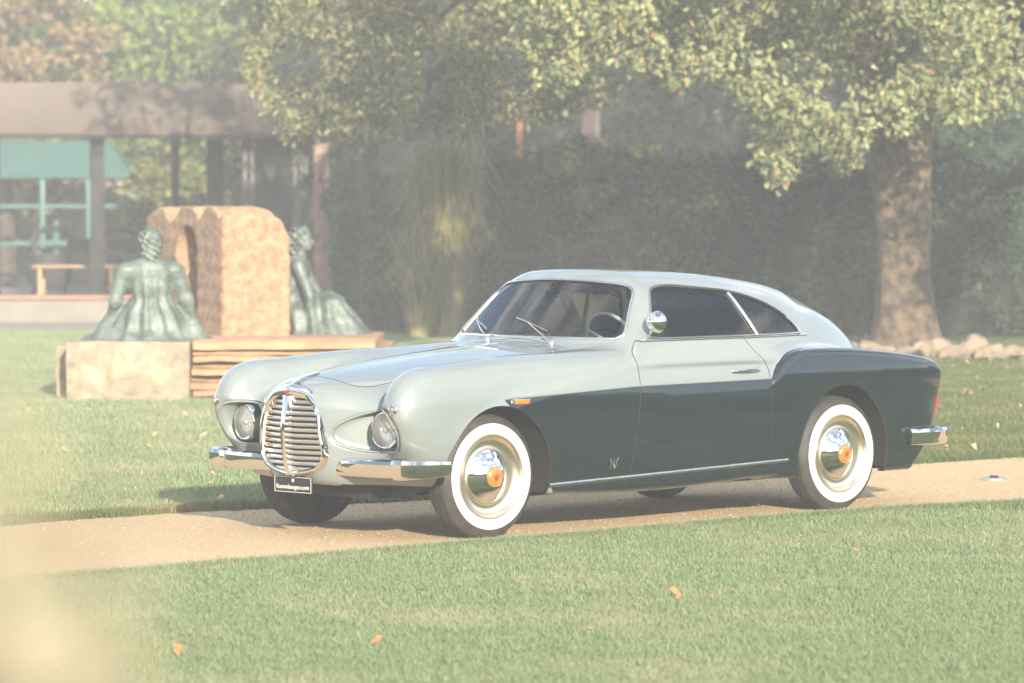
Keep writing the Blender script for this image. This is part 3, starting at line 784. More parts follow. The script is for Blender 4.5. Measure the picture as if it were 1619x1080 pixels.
def leaves(P, size, shape=OVAL, along=None, nrm=None, curl=.18):
    """one folded leaf per point: returns V, faces (two halves), per-vertex index of leaf"""
    n = len(P); size = np.broadcast_to(np.asarray(size, float), (n,))
    nrm = rand_dirs(n) if nrm is None else nrm
    al = rand_dirs(n) if along is None else along
    sd = np.cross(nrm, al); sd /= np.linalg.norm(sd, axis=1)[:, None]+1e-9; al = np.cross(sd, nrm); al /= np.linalg.norm(al, axis=1)[:, None]+1e-9
    k = len(shape)
    x = shape[:, 0][None, :, None]; y = shape[:, 1][None, :, None]
    V = P[:, None, :] + size[:, None, None]*(sd[:, None, :]*x + al[:, None, :]*y - nrm[:, None, :]*(curl*(y**2) - .5*np.abs(x)))
    F = np.arange(n*k).reshape(n, k)
    return V.reshape(-1, 3), F, np.repeat(np.arange(n), k)
def leaf_object(name, P, size, m, shape=OVAL, parent=None, tint=None, along=None, nrm=None, curl=.18, kind='stuff'):
    V, F, idx = leaves(P, size, shape, along, nrm, curl)
    tint = RNG.random(len(P)) if tint is None else tint
    o = link(name, np_mesh(name, V, F, [m], False, None, None, tint[idx]), parent)
    if kind: o['kind'] = kind
    return o
def clumps(C, R, per, flat=.8, shell=.55):
    """points spread through ball-like clumps"""
    C = np.asarray(C); n = len(C)*per; c = np.repeat(C, per, 0); r = np.repeat(np.broadcast_to(R, (len(C),)), per)
    d = rand_dirs(n); rad = r*(shell+(1-shell)*RNG.random(n))**.7
    d2 = d.copy(); d2[:, 2] *= flat
    return c + d2*rad[:, None], d
# ================================================================== materials of the place
def ground_mat(name, cols, scale, bump=.4, bscale=80, rough=.95, big=None):
    m = bpy.data.materials.new(name); m.use_nodes = True; n = m.node_tree; b = n.nodes['Principled BSDF']; b.inputs['Roughness'].default_value = rough
    b.inputs['Specular IOR Level'].default_value = .15
    t = n.nodes.new('ShaderNodeNewGeometry'); q = n.nodes.new('ShaderNodeTexNoise'); q.inputs['Scale'].default_value = scale; q.inputs['Detail'].default_value = 8; q.inputs['Roughness'].default_value = .7
    n.links.new(t.outputs['Position'], q.inputs['Vector']); r = n.nodes.new('ShaderNodeValToRGB')
    while len(r.color_ramp.elements) < len(cols): r.color_ramp.elements.new(.5)
    for i, (p, c) in enumerate(cols): r.color_ramp.elements[i].position = p; r.color_ramp.elements[i].color = tuple(c)+(1,)
    n.links.new(q.outputs['Fac'], r.inputs['Fac']); out = r.outputs[0]
    if big:
        q3 = n.nodes.new('ShaderNodeTexNoise'); q3.inputs['Scale'].default_value = big[0]; q3.inputs['Detail'].default_value = 5
        n.links.new(t.outputs['Position'], q3.inputs['Vector']); r3 = n.nodes.new('ShaderNodeValToRGB'); r3.color_ramp.elements[0].position = .4; r3.color_ramp.elements[1].position = .65
        n.links.new(q3.outputs['Fac'], r3.inputs['Fac']); x = n.nodes.new('ShaderNodeMixRGB'); n.links.new(r3.outputs[0], x.inputs['Fac']); n.links.new(out, x.inputs['Color1']); x.inputs['Color2'].default_value = tuple(big[1])+(1,); out = x.outputs[0]
    n.links.new(out, b.inputs['Base Color'])
    q2 = n.nodes.new('ShaderNodeTexNoise'); q2.inputs['Scale'].default_value = bscale; q2.inputs['Detail'].default_value = 6; q2.inputs['Roughness'].default_value = .8
    n.links.new(t.outputs['Position'], q2.inputs['Vector']); bp = n.nodes.new('ShaderNodeBump'); bp.inputs['Strength'].default_value = bump; bp.inputs['Distance'].default_value = .03
    n.links.new(q2.outputs['Fac'], bp.inputs['Height']); n.links.new(bp.outputs[0], b.inputs['Normal'])
    return m
M_soil = ground_mat('lawn_soil', [(.3, (.050, .075, .030)), (.5, (.085, .12, .045)), (.75, (.13, .12, .055))], 9, .6, 50)
M_gravel = ground_mat('path_gravel', [(.32, (.30, .20, .11)), (.47, (.62, .46, .27)), (.62, (.70, .54, .33)), (.8, (.80, .66, .46))], 75, .55, 130, big=(.5, (.58, .43, .25)))
M_paving = ground_mat('pale_paving', [(.3, (.22, .20, .17)), (.7, (.30, .27, .23))], 12, .2, 60)
def grass_mat(name, c0, c1, dry, dry_amt=.55):
    m = bpy.data.materials.new(name); m.use_nodes = True; n = m.node_tree; n.nodes.clear()
    at = n.nodes.new('ShaderNodeAttribute'); at.attribute_name = 'tint'; g = n.nodes.new('ShaderNodeNewGeometry')
    q = n.nodes.new('ShaderNodeTexNoise'); q.inputs['Scale'].default_value = .9; q.inputs['Detail'].default_value = 6; q.inputs['Roughness'].default_value = .65
    n.links.new(g.outputs['Position'], q.inputs['Vector'])
    x = n.nodes.new('ShaderNodeMixRGB'); x.inputs['Color1'].default_value = tuple(c0)+(1,); x.inputs['Color2'].default_value = tuple(c1)+(1,); n.links.new(at.outputs['Fac'], x.inputs['Fac'])
    r = n.nodes.new('ShaderNodeMapRange'); r.inputs['From Min'].default_value = .48; r.inputs['From Max'].default_value = .78; r.inputs['To Max'].default_value = dry_amt; n.links.new(q.outputs['Fac'], r.inputs['Value'])
    y = n.nodes.new('ShaderNodeMixRGB'); y.inputs['Color2'].default_value = tuple(dry)+(1,); n.links.new(r.outputs[0], y.inputs['Fac']); n.links.new(x.outputs[0], y.inputs['Color1'])
    b = n.nodes.new('ShaderNodeBsdfPrincipled'); b.inputs['Roughness'].default_value = .55; b.inputs['Specular IOR Level'].default_value = .25; n.links.new(y.outputs[0], b.inputs['Base Color'])
    tr = n.nodes.new('ShaderNodeBsdfTranslucent'); n.links.new(y.outputs[0], tr.inputs['Color']); ms = n.nodes.new('ShaderNodeMixShader'); ms.inputs[0].default_value = .25
    o = n.nodes.new('ShaderNodeOutputMaterial'); n.links.new(b.outputs[0], ms.inputs[1]); n.links.new(tr.outputs[0], ms.inputs[2]); n.links.new(ms.outputs[0], o.inputs['Surface'])
    return m
M_grass = grass_mat('lawn_grass', (.15, .215, .10), (.33, .40, .205), (.45, .41, .26), .8)
M_grassdry = grass_mat('autumn_lawn_grass', (.085, .13, .040), (.19, .23, .085), (.36, .28, .13), .95)
# ================================================================== ground, path
NEAR = [(-400, 990), (0, 929), (170, 916), (255, 909), (362, 899), (500, 888), (700, 871), (927, 854), (1097, 837), (1268, 823), (1438, 811), (1619, 801.5), (2100, 775), (2900, 745)]
FAR = [(-400, 862), (0, 831), (149, 820), (272, 811.6), (434, 803), (700, 789), (1000, 768), (1250, 748), (1420, 735), (1500, 729), (1619, 723), (2100, 706), (2900, 690)]
near_w = np.array([ground_at(*p) for p in NEAR]); far_w = np.array([ground_at(*p) for p in FAR])
XS = np.linspace(-9, 16, 500)
near_y = np.interp(XS, near_w[:, 0], near_w[:, 1]); far_y = np.interp(XS, far_w[:, 0], far_w[:, 1])
wob = lambda x, s: .035*np.sin(x*3.1+s)+.022*np.sin(x*8.3+2*s)+.014*np.sin(x*21+s)
near_e = near_y + wob(XS, .7)*.5; far_e = far_y + wob(XS, 2.1)*.8
mb = MB(); mb.box(-75, 75, -75, 125, -.3, 0); tag(mb.build('lawn', M_soil), kind='structure')
V = np.concatenate([np.c_[XS, near_e, np.full(500, .005)], np.c_[XS, far_e, np.full(500, .005)]]); i = np.arange(499)
tag(link('gravel_path', np_mesh('gravel_path', V, np.stack([i, i+1, i+501, i+500], 1), [M_gravel], False)), kind='structure')
on_path = lambda X, Y, m=0: (Y > np.interp(X, XS, near_e)+m) & (Y < np.interp(X, XS, far_e)-m)
V = [(-14, 55.5, .004), (-.5, 55.5, .004), (-.9, 61.2, .004), (-14, 61.2, .004)]
tag(MB().add(V, [(0, 1, 2, 3)]).build('paved_strip', M_paving), kind='structure')
# gravel stones
def pebble(name, m):
    bm = bmesh.new(); bmesh.ops.create_icosphere(bm, subdivisions=1, radius=1)
    for v in bm.verts: v.co = v.co*random.uniform(.75, 1.15); v.co.z *= .35
    me = bpy.data.meshes.new(name); bm.to_mesh(me); bm.free(); me.materials.append(m); return bpy.data.objects.new(name, me)
M_peb = ground_mat('pebble', [(.25, (.24, .17, .10)), (.5, (.38, .285, .175)), (.8, (.50, .40, .28))], 45, 0, 50)
n = 30000; X = RNG.uniform(-4.6, 6.2, n); Y = RNG.uniform(19.0, 28.5, n); vis = np.abs(X/Y) < .135; m_ = on_path(X, Y, -.06+.0*X) & vis; X, Y = X[m_], Y[m_]
P = np.c_[X, Y, np.full(len(X), .006)]
pts_gn('path_gravel', P, RNG.uniform(0, 6.3, (len(P), 3))*[.2, .2, 1], RNG.gamma(3, .0009, len(P))+.0022, pebble('pebble_source', M_peb), m=M_peb)
# grass tufts
def tuft(name, m, nb, spread, h, w, lean=.5):
    V = []; F = []; T = []
    for b in range(nb):
        a = random.uniform(0, 2*PI); r = spread*math.sqrt(random.random()); bx, by = r*math.cos(a), r*math.sin(a)
        d = random.uniform(0, 2*PI); L = h*random.uniform(.5, 1.15); ln = lean*random.uniform(.2, 1.3)*L; ww = w*random.uniform(.7, 1.3); t = random.random()
        px, py = -math.sin(d)*ww, math.cos(d)*ww; k = len(V)
        V += [(bx-px, by-py, -.004), (bx+px, by+py, -.004), (bx+math.cos(d)*ln*.35-px*.8, by+math.sin(d)*ln*.35-py*.8, L*.6), (bx+math.cos(d)*ln*.35+px*.8, by+math.sin(d)*ln*.35+py*.8, L*.6), (bx+math.cos(d)*ln, by+math.sin(d)*ln, L)]
        F.append((k, k+1, k+3)); F.append((k, k+3, k+2)); F.append((k+2, k+3, k+4)); T += [t]*5
    me = np_mesh(name, np.array(V), np.array(F), [m], False, None, None, np.array(T)); return bpy.data.objects.new(name, me)
def lawn_scatter(name, n, y0, y1, src, s0, s1, cond=None, pw=1.0, slope=.137):
    Y = y0+(y1-y0)*RNG.random(n)**pw; X = RNG.uniform(-1, 1, n)*(Y*slope+.1)
    m = ~on_path(X, Y, .02)
    if cond is not None: m &= cond(X, Y)
    X, Y = X[m], Y[m]; k = len(X)
    return pts_gn(name, np.c_[X, Y, np.zeros(k)], np.c_[np.zeros((k, 2)), RNG.uniform(0, 6.28, k)], RNG.uniform(s0, s1, k), src, m=src.data.materials[0])
front_c = lambda X, Y: Y < np.interp(X, XS, near_e)+.03
back_c = lambda X, Y: Y > np.interp(X, XS, far_e)-.03
T1 = tuft('turf_source', M_grass, 26, .055, .036, .0019, .7)
T1b = tuft('turf_source', M_grass, 22, .06, .042, .0021, .9)
lawn_scatter('front_lawn_grass', 46000, 14.6, 23.5, T1, .7, 1.15, front_c)
lawn_scatter('front_lawn_grass', 26000, 14.6, 23.5, T1b, .7, 1.25, front_c)
# the ragged turf edge hanging over the gravel
k = 5200; X = RNG.uniform(-4, 4, k); Y = np.interp(X, XS, near_e)+RNG.normal(-.015, .03, k)
pts_gn('front_lawn_edge_grass', np.c_[X, Y, np.zeros(k)], np.c_[np.zeros((k, 2)), RNG.uniform(0, 6.28, k)], RNG.uniform(.7, 1.35, k), T1b, m=M_grass)
k = 4200; X = RNG.uniform(-4, 5, k); Y = np.interp(X, XS, far_e)+RNG.normal(.01, .05, k)
T2 = tuft('turf_source', M_grassdry, 22, .08, .050, .0032, .7)
pts_gn('back_lawn_edge_grass', np.c_[X, Y, np.zeros(k)], np.c_[np.zeros((k, 2)), RNG.uniform(0, 6.28, k)], RNG.uniform(.5, 1.2, k), T2, m=M_grassdry)
T3 = tuft('turf_source', M_grass, 24, .09, .055, .0034, .7)
left_c = lambda X, Y: back_c(X, Y) & (X < .3+RNG.normal(0, .8, len(X)))
right_c = lambda X, Y: back_c(X, Y) & (X > .3+RNG.normal(0, .8, len(X)))
lawn_scatter('back_lawn_grass', 60000, 23.5, 56, T3, .6, 1.1, left_c, 1.25)
lawn_scatter('autumn_lawn_grass', 60000, 23.5, 52, T2, .6, 1.1, right_c, 1.25)
T4 = tuft('turf_source', M_grass, 24, .14, .045, .006, .7)
# ================================================================== woods round the garden (seen in the chrome, and far behind)
M_wood = mat('woodland', (.030, .055, .016), .9, col2=(.055, .075, .02), nscale=.5, bump=1, bscale=3)
M_farleaf = leaf_mat('far_leaf', [(0, (.030, .060, .014)), (.6, (.070, .11, .026)), (1, (.12, .13, .03))], .3)
def wood_wall(path, h, n=220, rows=14):
    P = np.array(path, float); L = np.r_[0, np.cumsum(np.hypot(*np.diff(P, axis=0).T))]; t = np.linspace(0, L[-1], n)
    X = np.interp(t, L, P[:, 0]); Y = np.interp(t, L, P[:, 1]); V = []
    for j in range(rows):
        a = j/(rows-1)
        for i in range(n):
            hh = h*(.72+.30*noise.noise((t[i]*.13, 3.1, 0))+.25*noise.noise((t[i]*.45, 9.1, 0))+.1*noise.noise((t[i]*1.4, 5, 0)))
            ang = a*PI*.55; d = 3.2*math.cos(ang)+1.1*noise.noise((t[i]*.5, a*hh*.6, 1.)); c = np.array([0., 25.])-np.array([X[i], Y[i]]); c /= np.linalg.norm(c)
            V.append((X[i]+c[0]*(d-3), Y[i]+c[1]*(d-3), hh*math.sin(ang)/math.sin(PI*.55)))
    i, j = np.meshgrid(np.arange(n-1), np.arange(rows-1)); b = (j*n+i).ravel()
    return np.array(V), np.stack([b, b+1, b+n+1, b+n], 1)
for nm, pth, h in (('far_woodland', [(-30, 104), (-17, 101), (-8, 99), (-5, 90)], 6.4), ('far_woodland', [(-4.5, 86), (2, 87), (12, 86), (24, 84), (48, 64)], 12.2), ('woodland_behind_the_lawn', [(-58, 30), (-55, -5), (-38, -40), (0, -56), (38, -42), (52, -10), (56, 30), (50, 62)], 9.5),):
    V, F = wood_wall(pth, h); o = link(nm, np_mesh(nm, V, F, [M_wood], True)); o['kind'] = 'stuff'
    me = V[RNG.integers(0, len(V), 9000)]+RNG.normal(0, .35, (9000, 3)); me[:, 2] = np.abs(me[:, 2])
    leaf_object('woodland_foliage', me, RNG.uniform(.3, .7, 9000), M_farleaf, DIA)
# ================================================================== trees
M_bark = mat('oak_bark', (.16, .115, .07), .9, col2=(.055, .042, .03), nscale=7, bump=1.0, bscale=24, thr=(.4, .6))
M_bark2 = mat('dark_bark', (.07, .052, .036), .9, noise_amt=.4, nscale=8, bump=1, bscale=20)
M_oak = leaf_mat('oak_leaf', [(0, (.105, .135, .055)), (.45, (.21, .24, .105)), (.93, (.33, .345, .17)), (.985, (.38, .28, .11)), (1, (.40, .15, .05))], .22)
M_oak2 = leaf_mat('shaded_oak_leaf', [(0, (.06, .075, .028)), (.5, (.16, .18, .07)), (.93, (.36, .35, .16)), (1, (.26, .15, .06))], .18)  # same oak leaf, with crown shade put into darker tints
M_bright = leaf_mat('bright_leaf', [(0, (.09, .15, .03)), (.6, (.21, .29, .06)), (1, (.35, .38, .10))], .4)
M_rust = leaf_mat('rust_leaf', [(0, (.12, .10, .04)), (.5, (.25, .17, .07)), (1, (.36, .24, .11))], .35)
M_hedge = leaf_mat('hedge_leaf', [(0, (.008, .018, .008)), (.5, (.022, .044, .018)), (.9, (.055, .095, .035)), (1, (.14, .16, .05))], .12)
M_hedge2 = leaf_mat('laurel_leaf', [(0, (.025, .050, .025)), (.6, (.045, .085, .045)), (1, (.08, .12, .055))], .15)
M_sunny = leaf_mat('sunny_leaf', [(0, (.09, .12, .03)), (.6, (.18, .22, .05)), (1, (.33, .32, .09))], .35)
M_darkleaf = leaf_mat('shaded_evergreen_leaf', [(0, (.010, .018, .006)), (.6, (.022, .034, .012)), (1, (.045, .055, .018))], .15)  # shade of the crowns in front put into near-black leaf colours
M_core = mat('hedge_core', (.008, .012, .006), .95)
def inpoly_top(u, pts): xs, ys = zip(*pts); return np.interp(u, xs, ys)
# lower outline of each crown as the camera meets it, worked back to real height at the crown's depth
OAK_LOW = [(700, -60), (790, 30), (850, 150), (872, 214), (893, 224), (915, 176), (960, 150), (1000, 128), (1040, 150), (1075, 160), (1100, 122), (1150, 140), (1180, 176), (1198, 214), (1188, 248), (1215, 292), (1232, 318), (1250, 292), (1262, 262), (1300, 236), (1332, 280), (1358, 262), (1378, 208), (1420, 222), (1450, 205), (1500, 188), (1545, 205), (1580, 185), (1625, 160), (1800, 140)]
LEFT_OAK_LOW = [(370, 60), (384, 110), (388, 150), (402, 160), (425, 190), (446, 232), (480, 226), (520, 214), (560, 236), (600, 222), (640, 226), (700, 224), (760, 220), (840, 200), (900, 190), (960, 160)]
LEFT_OAK_L = [(0, 400), (60, 388), (110, 398), (140, 372), (150, 380), (235, 440)]
def limb(mb, p0, p1, r0, r1, wig=.12, n=7):
    P = np.linspace(0, 1, n)[:, None]*(np.array(p1)-np.array(p0))+np.array(p0); P[1:-1] += RNG.normal(0, wig, (n-2, 3)); mb.tube(P, np.linspace(r0, r1, n), 8); return P
def trunk_mesh(x, y, zb, zt, prof, name, m, parent, lean=(0, 0)):
    """lofted trunk with fluted, flaring base"""
    th = np.linspace(0, 2*PI, 36, endpoint=False); V = []; zs = np.linspace(zb, zt, 34)
    for z in zs:
        r = np.interp(z, *zip(*prof)); fl = np.exp(-max(z, 0)/.35)
        for t in th:
            rr = r*(1+.06*math.sin(5*t+z*1.3)+.04*math.sin(9*t-z*2)+.22*fl*max(0, math.sin(4*t+.6))+.035*noise.noise((math.cos(t)*4, math.sin(t)*4, z*2.2)))
            V.append((lean[0]*z+rr*math.cos(t), lean[1]*z+rr*math.sin(t), z))
    k = len(th); F = [(i*k+j, i*k+(j+1) % k, (i+1)*k+(j+1) % k, (i+1)*k+j) for i in range(len(zs)-1) for j in range(k)]
    return MB().add(V, F).build(name, m, parent, sharp=80)
# --- the oak
OY = 49.0; ox, _ = ground_at(1436, 560); ox = (1432-809.5)/FPX*OY
oak = thing('oak_tree', 'broad oak with pale yellow-green lobed leaves and thick trunk behind the car tail', 'tree', (ox, OY, 0))
trunk_mesh(0, 0, -.1, 4.6, [(-.1, .46), (.3, .36), (1.0, .315), (1.7, .33), (2.4, .36), (3.0, .42), (3.6, .50), (4.6, .40)], 'trunk', M_bark, oak, (-.03, 0))
mb = MB()
for q in range(15):
    a = 2*PI*q/15+RNG.normal(0, .2); Lq = RNG.uniform(3, 6.5); p1 = (Lq*math.cos(a), Lq*math.sin(a)*.8, 3.4+RNG.uniform(.2, 3.5))
    P = limb(mb, (0, 0, 2.9+RNG.uniform(0, 1.2)), p1, .17, .04, .18)
    for r_ in range(3): limb(mb, P[3+r_], P[3+r_]+RNG.normal(0, .9, 3)+(0, 0, .2), .045, .012, .08, 5)
mb.build('limb', M_bark2, oak)['kind'] = 'stuff'
def crown_points(low, Yc, dY, ztop, n, R, Xr, per, thin=1., left=None, keepf=None):
    """clump centres filling a crown whose underside follows the given outline"""
    C = []
    while len(C) < n:
        Y = Yc+RNG.uniform(-dY, dY); X = RNG.uniform(*Xr); z = RNG.uniform(2.0, ztop) if RNG.random() < .35 else RNG.uniform(2.0, 4.7)
        u = 809.5+X/Y*FPX; v = HORIZON+(CAM_Z-z)/Y*FPX; lo = inpoly_top(u, low)
        if v > lo-6-RNG.uniform(0, 10): continue
        if keepf is not None and not keepf(u, v): continue
        C.append((X, Y, z))
    C = np.array(C); r = RNG.uniform(R[0], R[1], n); P, D = clumps(C, r, per, .75)
    u = 809.5+P[:, 0]/P[:, 1]*FPX; v = HORIZON+(CAM_Z-P[:, 2])/P[:, 1]*FPX
    ok = (v < inpoly_top(u, low)+RNG.uniform(-16, 4, len(u)))
    if keepf is not None: ok &= keepf(u, v)
    return P[ok], D[ok]
def crown(parent, name, m, P, D, size, shape, base):
    nrm = rand_dirs(len(P), (.1, -.55, .75), 1.1); al = D*.7+rand_dirs(len(P), (0, -.2, -.5), 1.)*.8
    t = RNG.random(len(P)); o = leaf_object(name, P-np.array(base), size, m, shape, parent, t, al, nrm, .22); return o
P1, D1 = crown_points(OAK_LOW, 44.2, 2.8, 8.6, 1500, (.15, .38), (-1.0, 8.5), 62)
gap = lambda P: noise_arr(P, 1.15, 3.3)
def noise_arr(P, s, o): return np.array([noise.noise((p[0]*s+o, p[1]*s*.4, p[2]*s)) for p in P])
g_ = noise_arr(P1, 1.1, 3.3); m_ = (g_ > -.10)|(P1[:, 2] > 4.6); P1, D1 = P1[m_], D1[m_]
nf = 300; sel = np.argsort(P1[:, 1]+np.abs(P1[:, 2]-3.0)*1.5)[:nf*6:6][:nf]; rest_ = np.setdiff1d(np.arange(len(P1)), sel)
crown(oak, 'crown', M_oak, P1[rest_], D1[rest_], RNG.uniform(.050, .105, len(rest_)), OAK, (ox, OY, 0))
# the largest-showing leaves, one by one
Vl, Fl, il = leaves(np.zeros((1, 3)), .10, OAK, np.array([[0, 0, -1.]]), np.array([[0, -1., .0]]), .22)
lms = [np_mesh('leaf', Vl, Fl, [M_oak], False, None, None, np.full(len(Vl), t)) for t in (.3, .6, .85, .98)]
for k_, i_ in enumerate(sel):
    lo_ = link('leaf', lms[[0, 1, 2, 1, 2, 0, 1, 3][k_ % 8]], oak, P1[i_]-np.array((ox, OY, 0))); lo_.rotation_euler = (RNG.normal(0, .6), RNG.normal(0, .9), RNG.normal(0, .6)); lo_.scale = [RNG.uniform(.7, 1.1)]*3
# --- the oak to its left, shade put into its darker leaf colour
hx, HY = (586-809.5)/FPX*55, 55.
left_oak = thing('oak_tree', 'oak with shade-darkened leaves hanging over the pavilion roof end, beside the pale oak', 'tree', (hx, HY, 0))
trunk_mesh(0, 0, -.1, 4.4, [(-.1, .17), (1, .12), (3, .11), (4.4, .10)], 'trunk', M_bark2, left_oak)
mb = MB()
for q in range(10):
    a = 2*PI*q/10; Lq = RNG.uniform(1.2, 2.0); limb(mb, (0, 0, 2.9+RNG.uniform(0, 1.2)), (Lq*math.cos(a), Lq*math.sin(a)*.7, 3.6+RNG.uniform(0, 2.5)), .10, .025, .12)
mb.build('limb', M_bark2, left_oak)['kind'] = 'stuff'
left_edge = lambda u, v: u > np.interp(v, [-400, 0, 60, 110, 150, 200, 240], [330, 392, 400, 384, 388, 425, 446])-4
P2, D2 = crown_points(LEFT_OAK_LOW, 51.2, 2.0, 8.0, 800, (.16, .40), (-3.8, 1.2), 66, keepf=left_edge)
g_ = noise_arr(P2, 1.2, 7.7); m_ = (g_ > -.13)|(P2[:, 2] > 4.7); P2, D2 = P2[m_], D2[m_]
crown(left_oak, 'crown', M_oak2, P2, D2, RNG.uniform(.055, .10, len(P2)), OVAL, (hx, HY, 0))
sel_ = RNG.random(len(P2)) < .09
# --- background trees
def bg_tree(u, Y, h, rx, m, label, dens=5200, size=(.14, .26), z0=1.2, tr=.18, nm='tree', nc=60, group=None):
    X = (u-809.5)/FPX*Y; t = thing(nm, label, 'tree', (X, Y, 0), group=group)
    trunk_mesh(0, 0, -.1, h*.6, [(-.1, tr*1.3), (1, tr), (h*.6, tr*.5)], 'trunk', M_bark2, t)
    C = []
    while len(C) < nc:
        d = rand_dirs(1)[0]*RNG.random()**.45; C.append((d[0]*rx, d[1]*rx*.8, z0+(h-z0)/2*(1+d[2])))
    P, D = clumps(np.array(C), RNG.uniform(rx*.16, rx*.34, nc), dens//nc, .8)
    P = P[P[:, 2] > .2]
    leaf_object('crown', P, RNG.uniform(size[0], size[1], len(P)), m, DIA, t, None, None, rand_dirs(len(P), (0, -.5, .6), 1.)); return t
bg_tree(8, 78, 8.2, 1.9, M_rust, 'russet-leaved tree above the left end of the pavilion roof', 5200, nm='autumn_tree')
bg_tree(-60, 84, 9, 2.6, M_rust, 'tall brown-leaved tree at the far left edge behind the pavilion', 4800, nm='autumn_tree')
bg_tree(165, 80, 7.4, 2.4, M_bright, 'bright green tree behind the middle of the pavilion roof, next to the russet tree', 6500)
bg_tree(266, 84, 7.7, 2.2, M_bright, 'bright green tree behind the pavilion, just left of the gap of sky', 6000)
bg_tree(370, 80, 7.3, 2.1, M_bright, 'bright green tree behind the right end of the pavilion roof', 5200)
bg_tree(455, 80, 7.6, 1.9, M_sunny, 'olive green tree rising behind the small-leaved tree', 4600)
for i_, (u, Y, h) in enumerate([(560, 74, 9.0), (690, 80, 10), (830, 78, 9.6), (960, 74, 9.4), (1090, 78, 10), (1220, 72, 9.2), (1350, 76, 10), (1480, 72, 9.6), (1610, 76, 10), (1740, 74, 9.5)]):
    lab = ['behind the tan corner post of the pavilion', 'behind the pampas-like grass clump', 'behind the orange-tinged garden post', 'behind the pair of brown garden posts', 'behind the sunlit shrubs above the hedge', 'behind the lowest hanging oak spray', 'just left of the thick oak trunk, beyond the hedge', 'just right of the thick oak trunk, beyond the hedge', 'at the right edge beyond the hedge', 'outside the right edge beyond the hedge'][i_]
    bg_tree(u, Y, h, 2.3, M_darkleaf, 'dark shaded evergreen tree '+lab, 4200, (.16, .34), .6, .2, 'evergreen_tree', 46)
for i_, (u, Y, h, nm_) in enumerate([(110, 96, 9.5, 'left'), (330, 98, 7.5, 'middle')]):
    bg_tree(u, Y, h, 3.2, M_sunny, 'light green tree in the farthest row, seen through the %s of the pavilion' % nm_, 4200, (.2, .36), .3)
# ================================================================== hedges and shrubs
def hedge(nm, label, x0, x1, y0, y1, h, m, n, size=(.07, .13), hv=.14):
    t = thing(nm, label, 'hedge', ((x0+x1)/2, (y0+y1)/2, 0)); ox_, oy_ = (x0+x1)/2, (y0+y1)/2
    nx = 40; V = []
    xs = np.linspace(x0, x1, nx)
    hz = lambda x, y: h*(1+hv*noise.noise((x*.8, y*.8, 2))+hv*.5*noise.noise((x*2.6, y*2, 7)))
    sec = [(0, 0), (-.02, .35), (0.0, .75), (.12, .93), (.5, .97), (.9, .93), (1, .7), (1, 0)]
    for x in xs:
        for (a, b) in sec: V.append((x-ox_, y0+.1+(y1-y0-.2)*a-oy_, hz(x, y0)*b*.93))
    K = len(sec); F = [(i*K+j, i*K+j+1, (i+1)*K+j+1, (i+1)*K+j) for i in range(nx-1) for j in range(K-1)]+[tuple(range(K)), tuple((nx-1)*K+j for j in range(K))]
    MB().add(V, F).build('dark_core', M_core, t)  # solid dark box inside, painting in the shade between the leaves
    X = RNG.uniform(x0, x1, n); q = RNG.random(n); face = q < .62
    Z = np.where(face, RNG.random(n)**.8, 1.); Y = np.where(face, y0, RNG.uniform(y0, y1, n))
    H = np.array([hz(a, b) for a, b in zip(X, Y)]); Z = Z*H
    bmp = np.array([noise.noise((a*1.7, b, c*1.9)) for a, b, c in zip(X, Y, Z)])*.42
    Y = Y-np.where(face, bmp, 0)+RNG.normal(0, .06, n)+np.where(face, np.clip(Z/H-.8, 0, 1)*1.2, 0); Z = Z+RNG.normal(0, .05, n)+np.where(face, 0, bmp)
    for k_ in range(int((x1-x0)*9)):      # stray shoots above the clipped top
        sx_, sy_ = RNG.uniform(x0, x1), RNG.uniform(y0, y1); Ls = RNG.gamma(2, .07); q_ = int(6+Ls*50); tt = RNG.random(q_)
        X = np.r_[X, sx_+RNG.normal(0, .025, q_)+tt*RNG.normal(0, .08)]; Y = np.r_[Y, np.full(q_, sy_)]; Z = np.r_[Z, hz(sx_, sy_)+tt*Ls]; bmp = np.r_[bmp, np.full(q_, .2)]
    n = len(X)
    P = np.c_[X-ox_, Y-oy_, np.maximum(Z, .03)]
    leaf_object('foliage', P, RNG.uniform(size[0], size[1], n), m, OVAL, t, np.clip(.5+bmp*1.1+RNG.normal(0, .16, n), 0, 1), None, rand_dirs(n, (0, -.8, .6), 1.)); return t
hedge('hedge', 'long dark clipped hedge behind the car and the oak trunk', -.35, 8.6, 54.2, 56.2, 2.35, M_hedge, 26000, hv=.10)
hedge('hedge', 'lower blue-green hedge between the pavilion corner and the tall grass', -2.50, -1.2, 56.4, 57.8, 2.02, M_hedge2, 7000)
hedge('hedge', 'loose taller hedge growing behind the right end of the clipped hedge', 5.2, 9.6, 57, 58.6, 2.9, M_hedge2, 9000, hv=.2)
def shrub(nm, label, u, Y, rx, h, m, n, size=(.07, .13)):
    X = (u-809.5)/FPX*Y; t = thing(nm, label, 'shrub', (X, Y, 0)); nc = 22
    mb = MB()
    for q in range(9): a = 2*PI*q/9; mb.tube([(0, 0, 0), (rx*.4*math.cos(a), rx*.4*math.sin(a), h*.4), (rx*.7*math.cos(a), rx*.7*math.sin(a), h*.8)], [.03, .02, .008], 5)
    mb.build('stems', M_bark2, t)
    C = np.c_[RNG.normal(0, rx*.45, nc), RNG.normal(0, rx*.4, nc), RNG.uniform(h*.25, h*.92, nc)]
    P, D = clumps(C, RNG.uniform(rx*.2, rx*.42, nc), n//nc); P = P[P[:, 2] > .05]
    leaf_object('foliage', P, RNG.uniform(size[0], size[1], len(P)), m, OVAL, t); return t
shrub('shrub', 'sunlit yellow-green shrub showing above the hedge, right of the brown posts', 1040, 60, .75, 2.75, M_sunny, 3800)
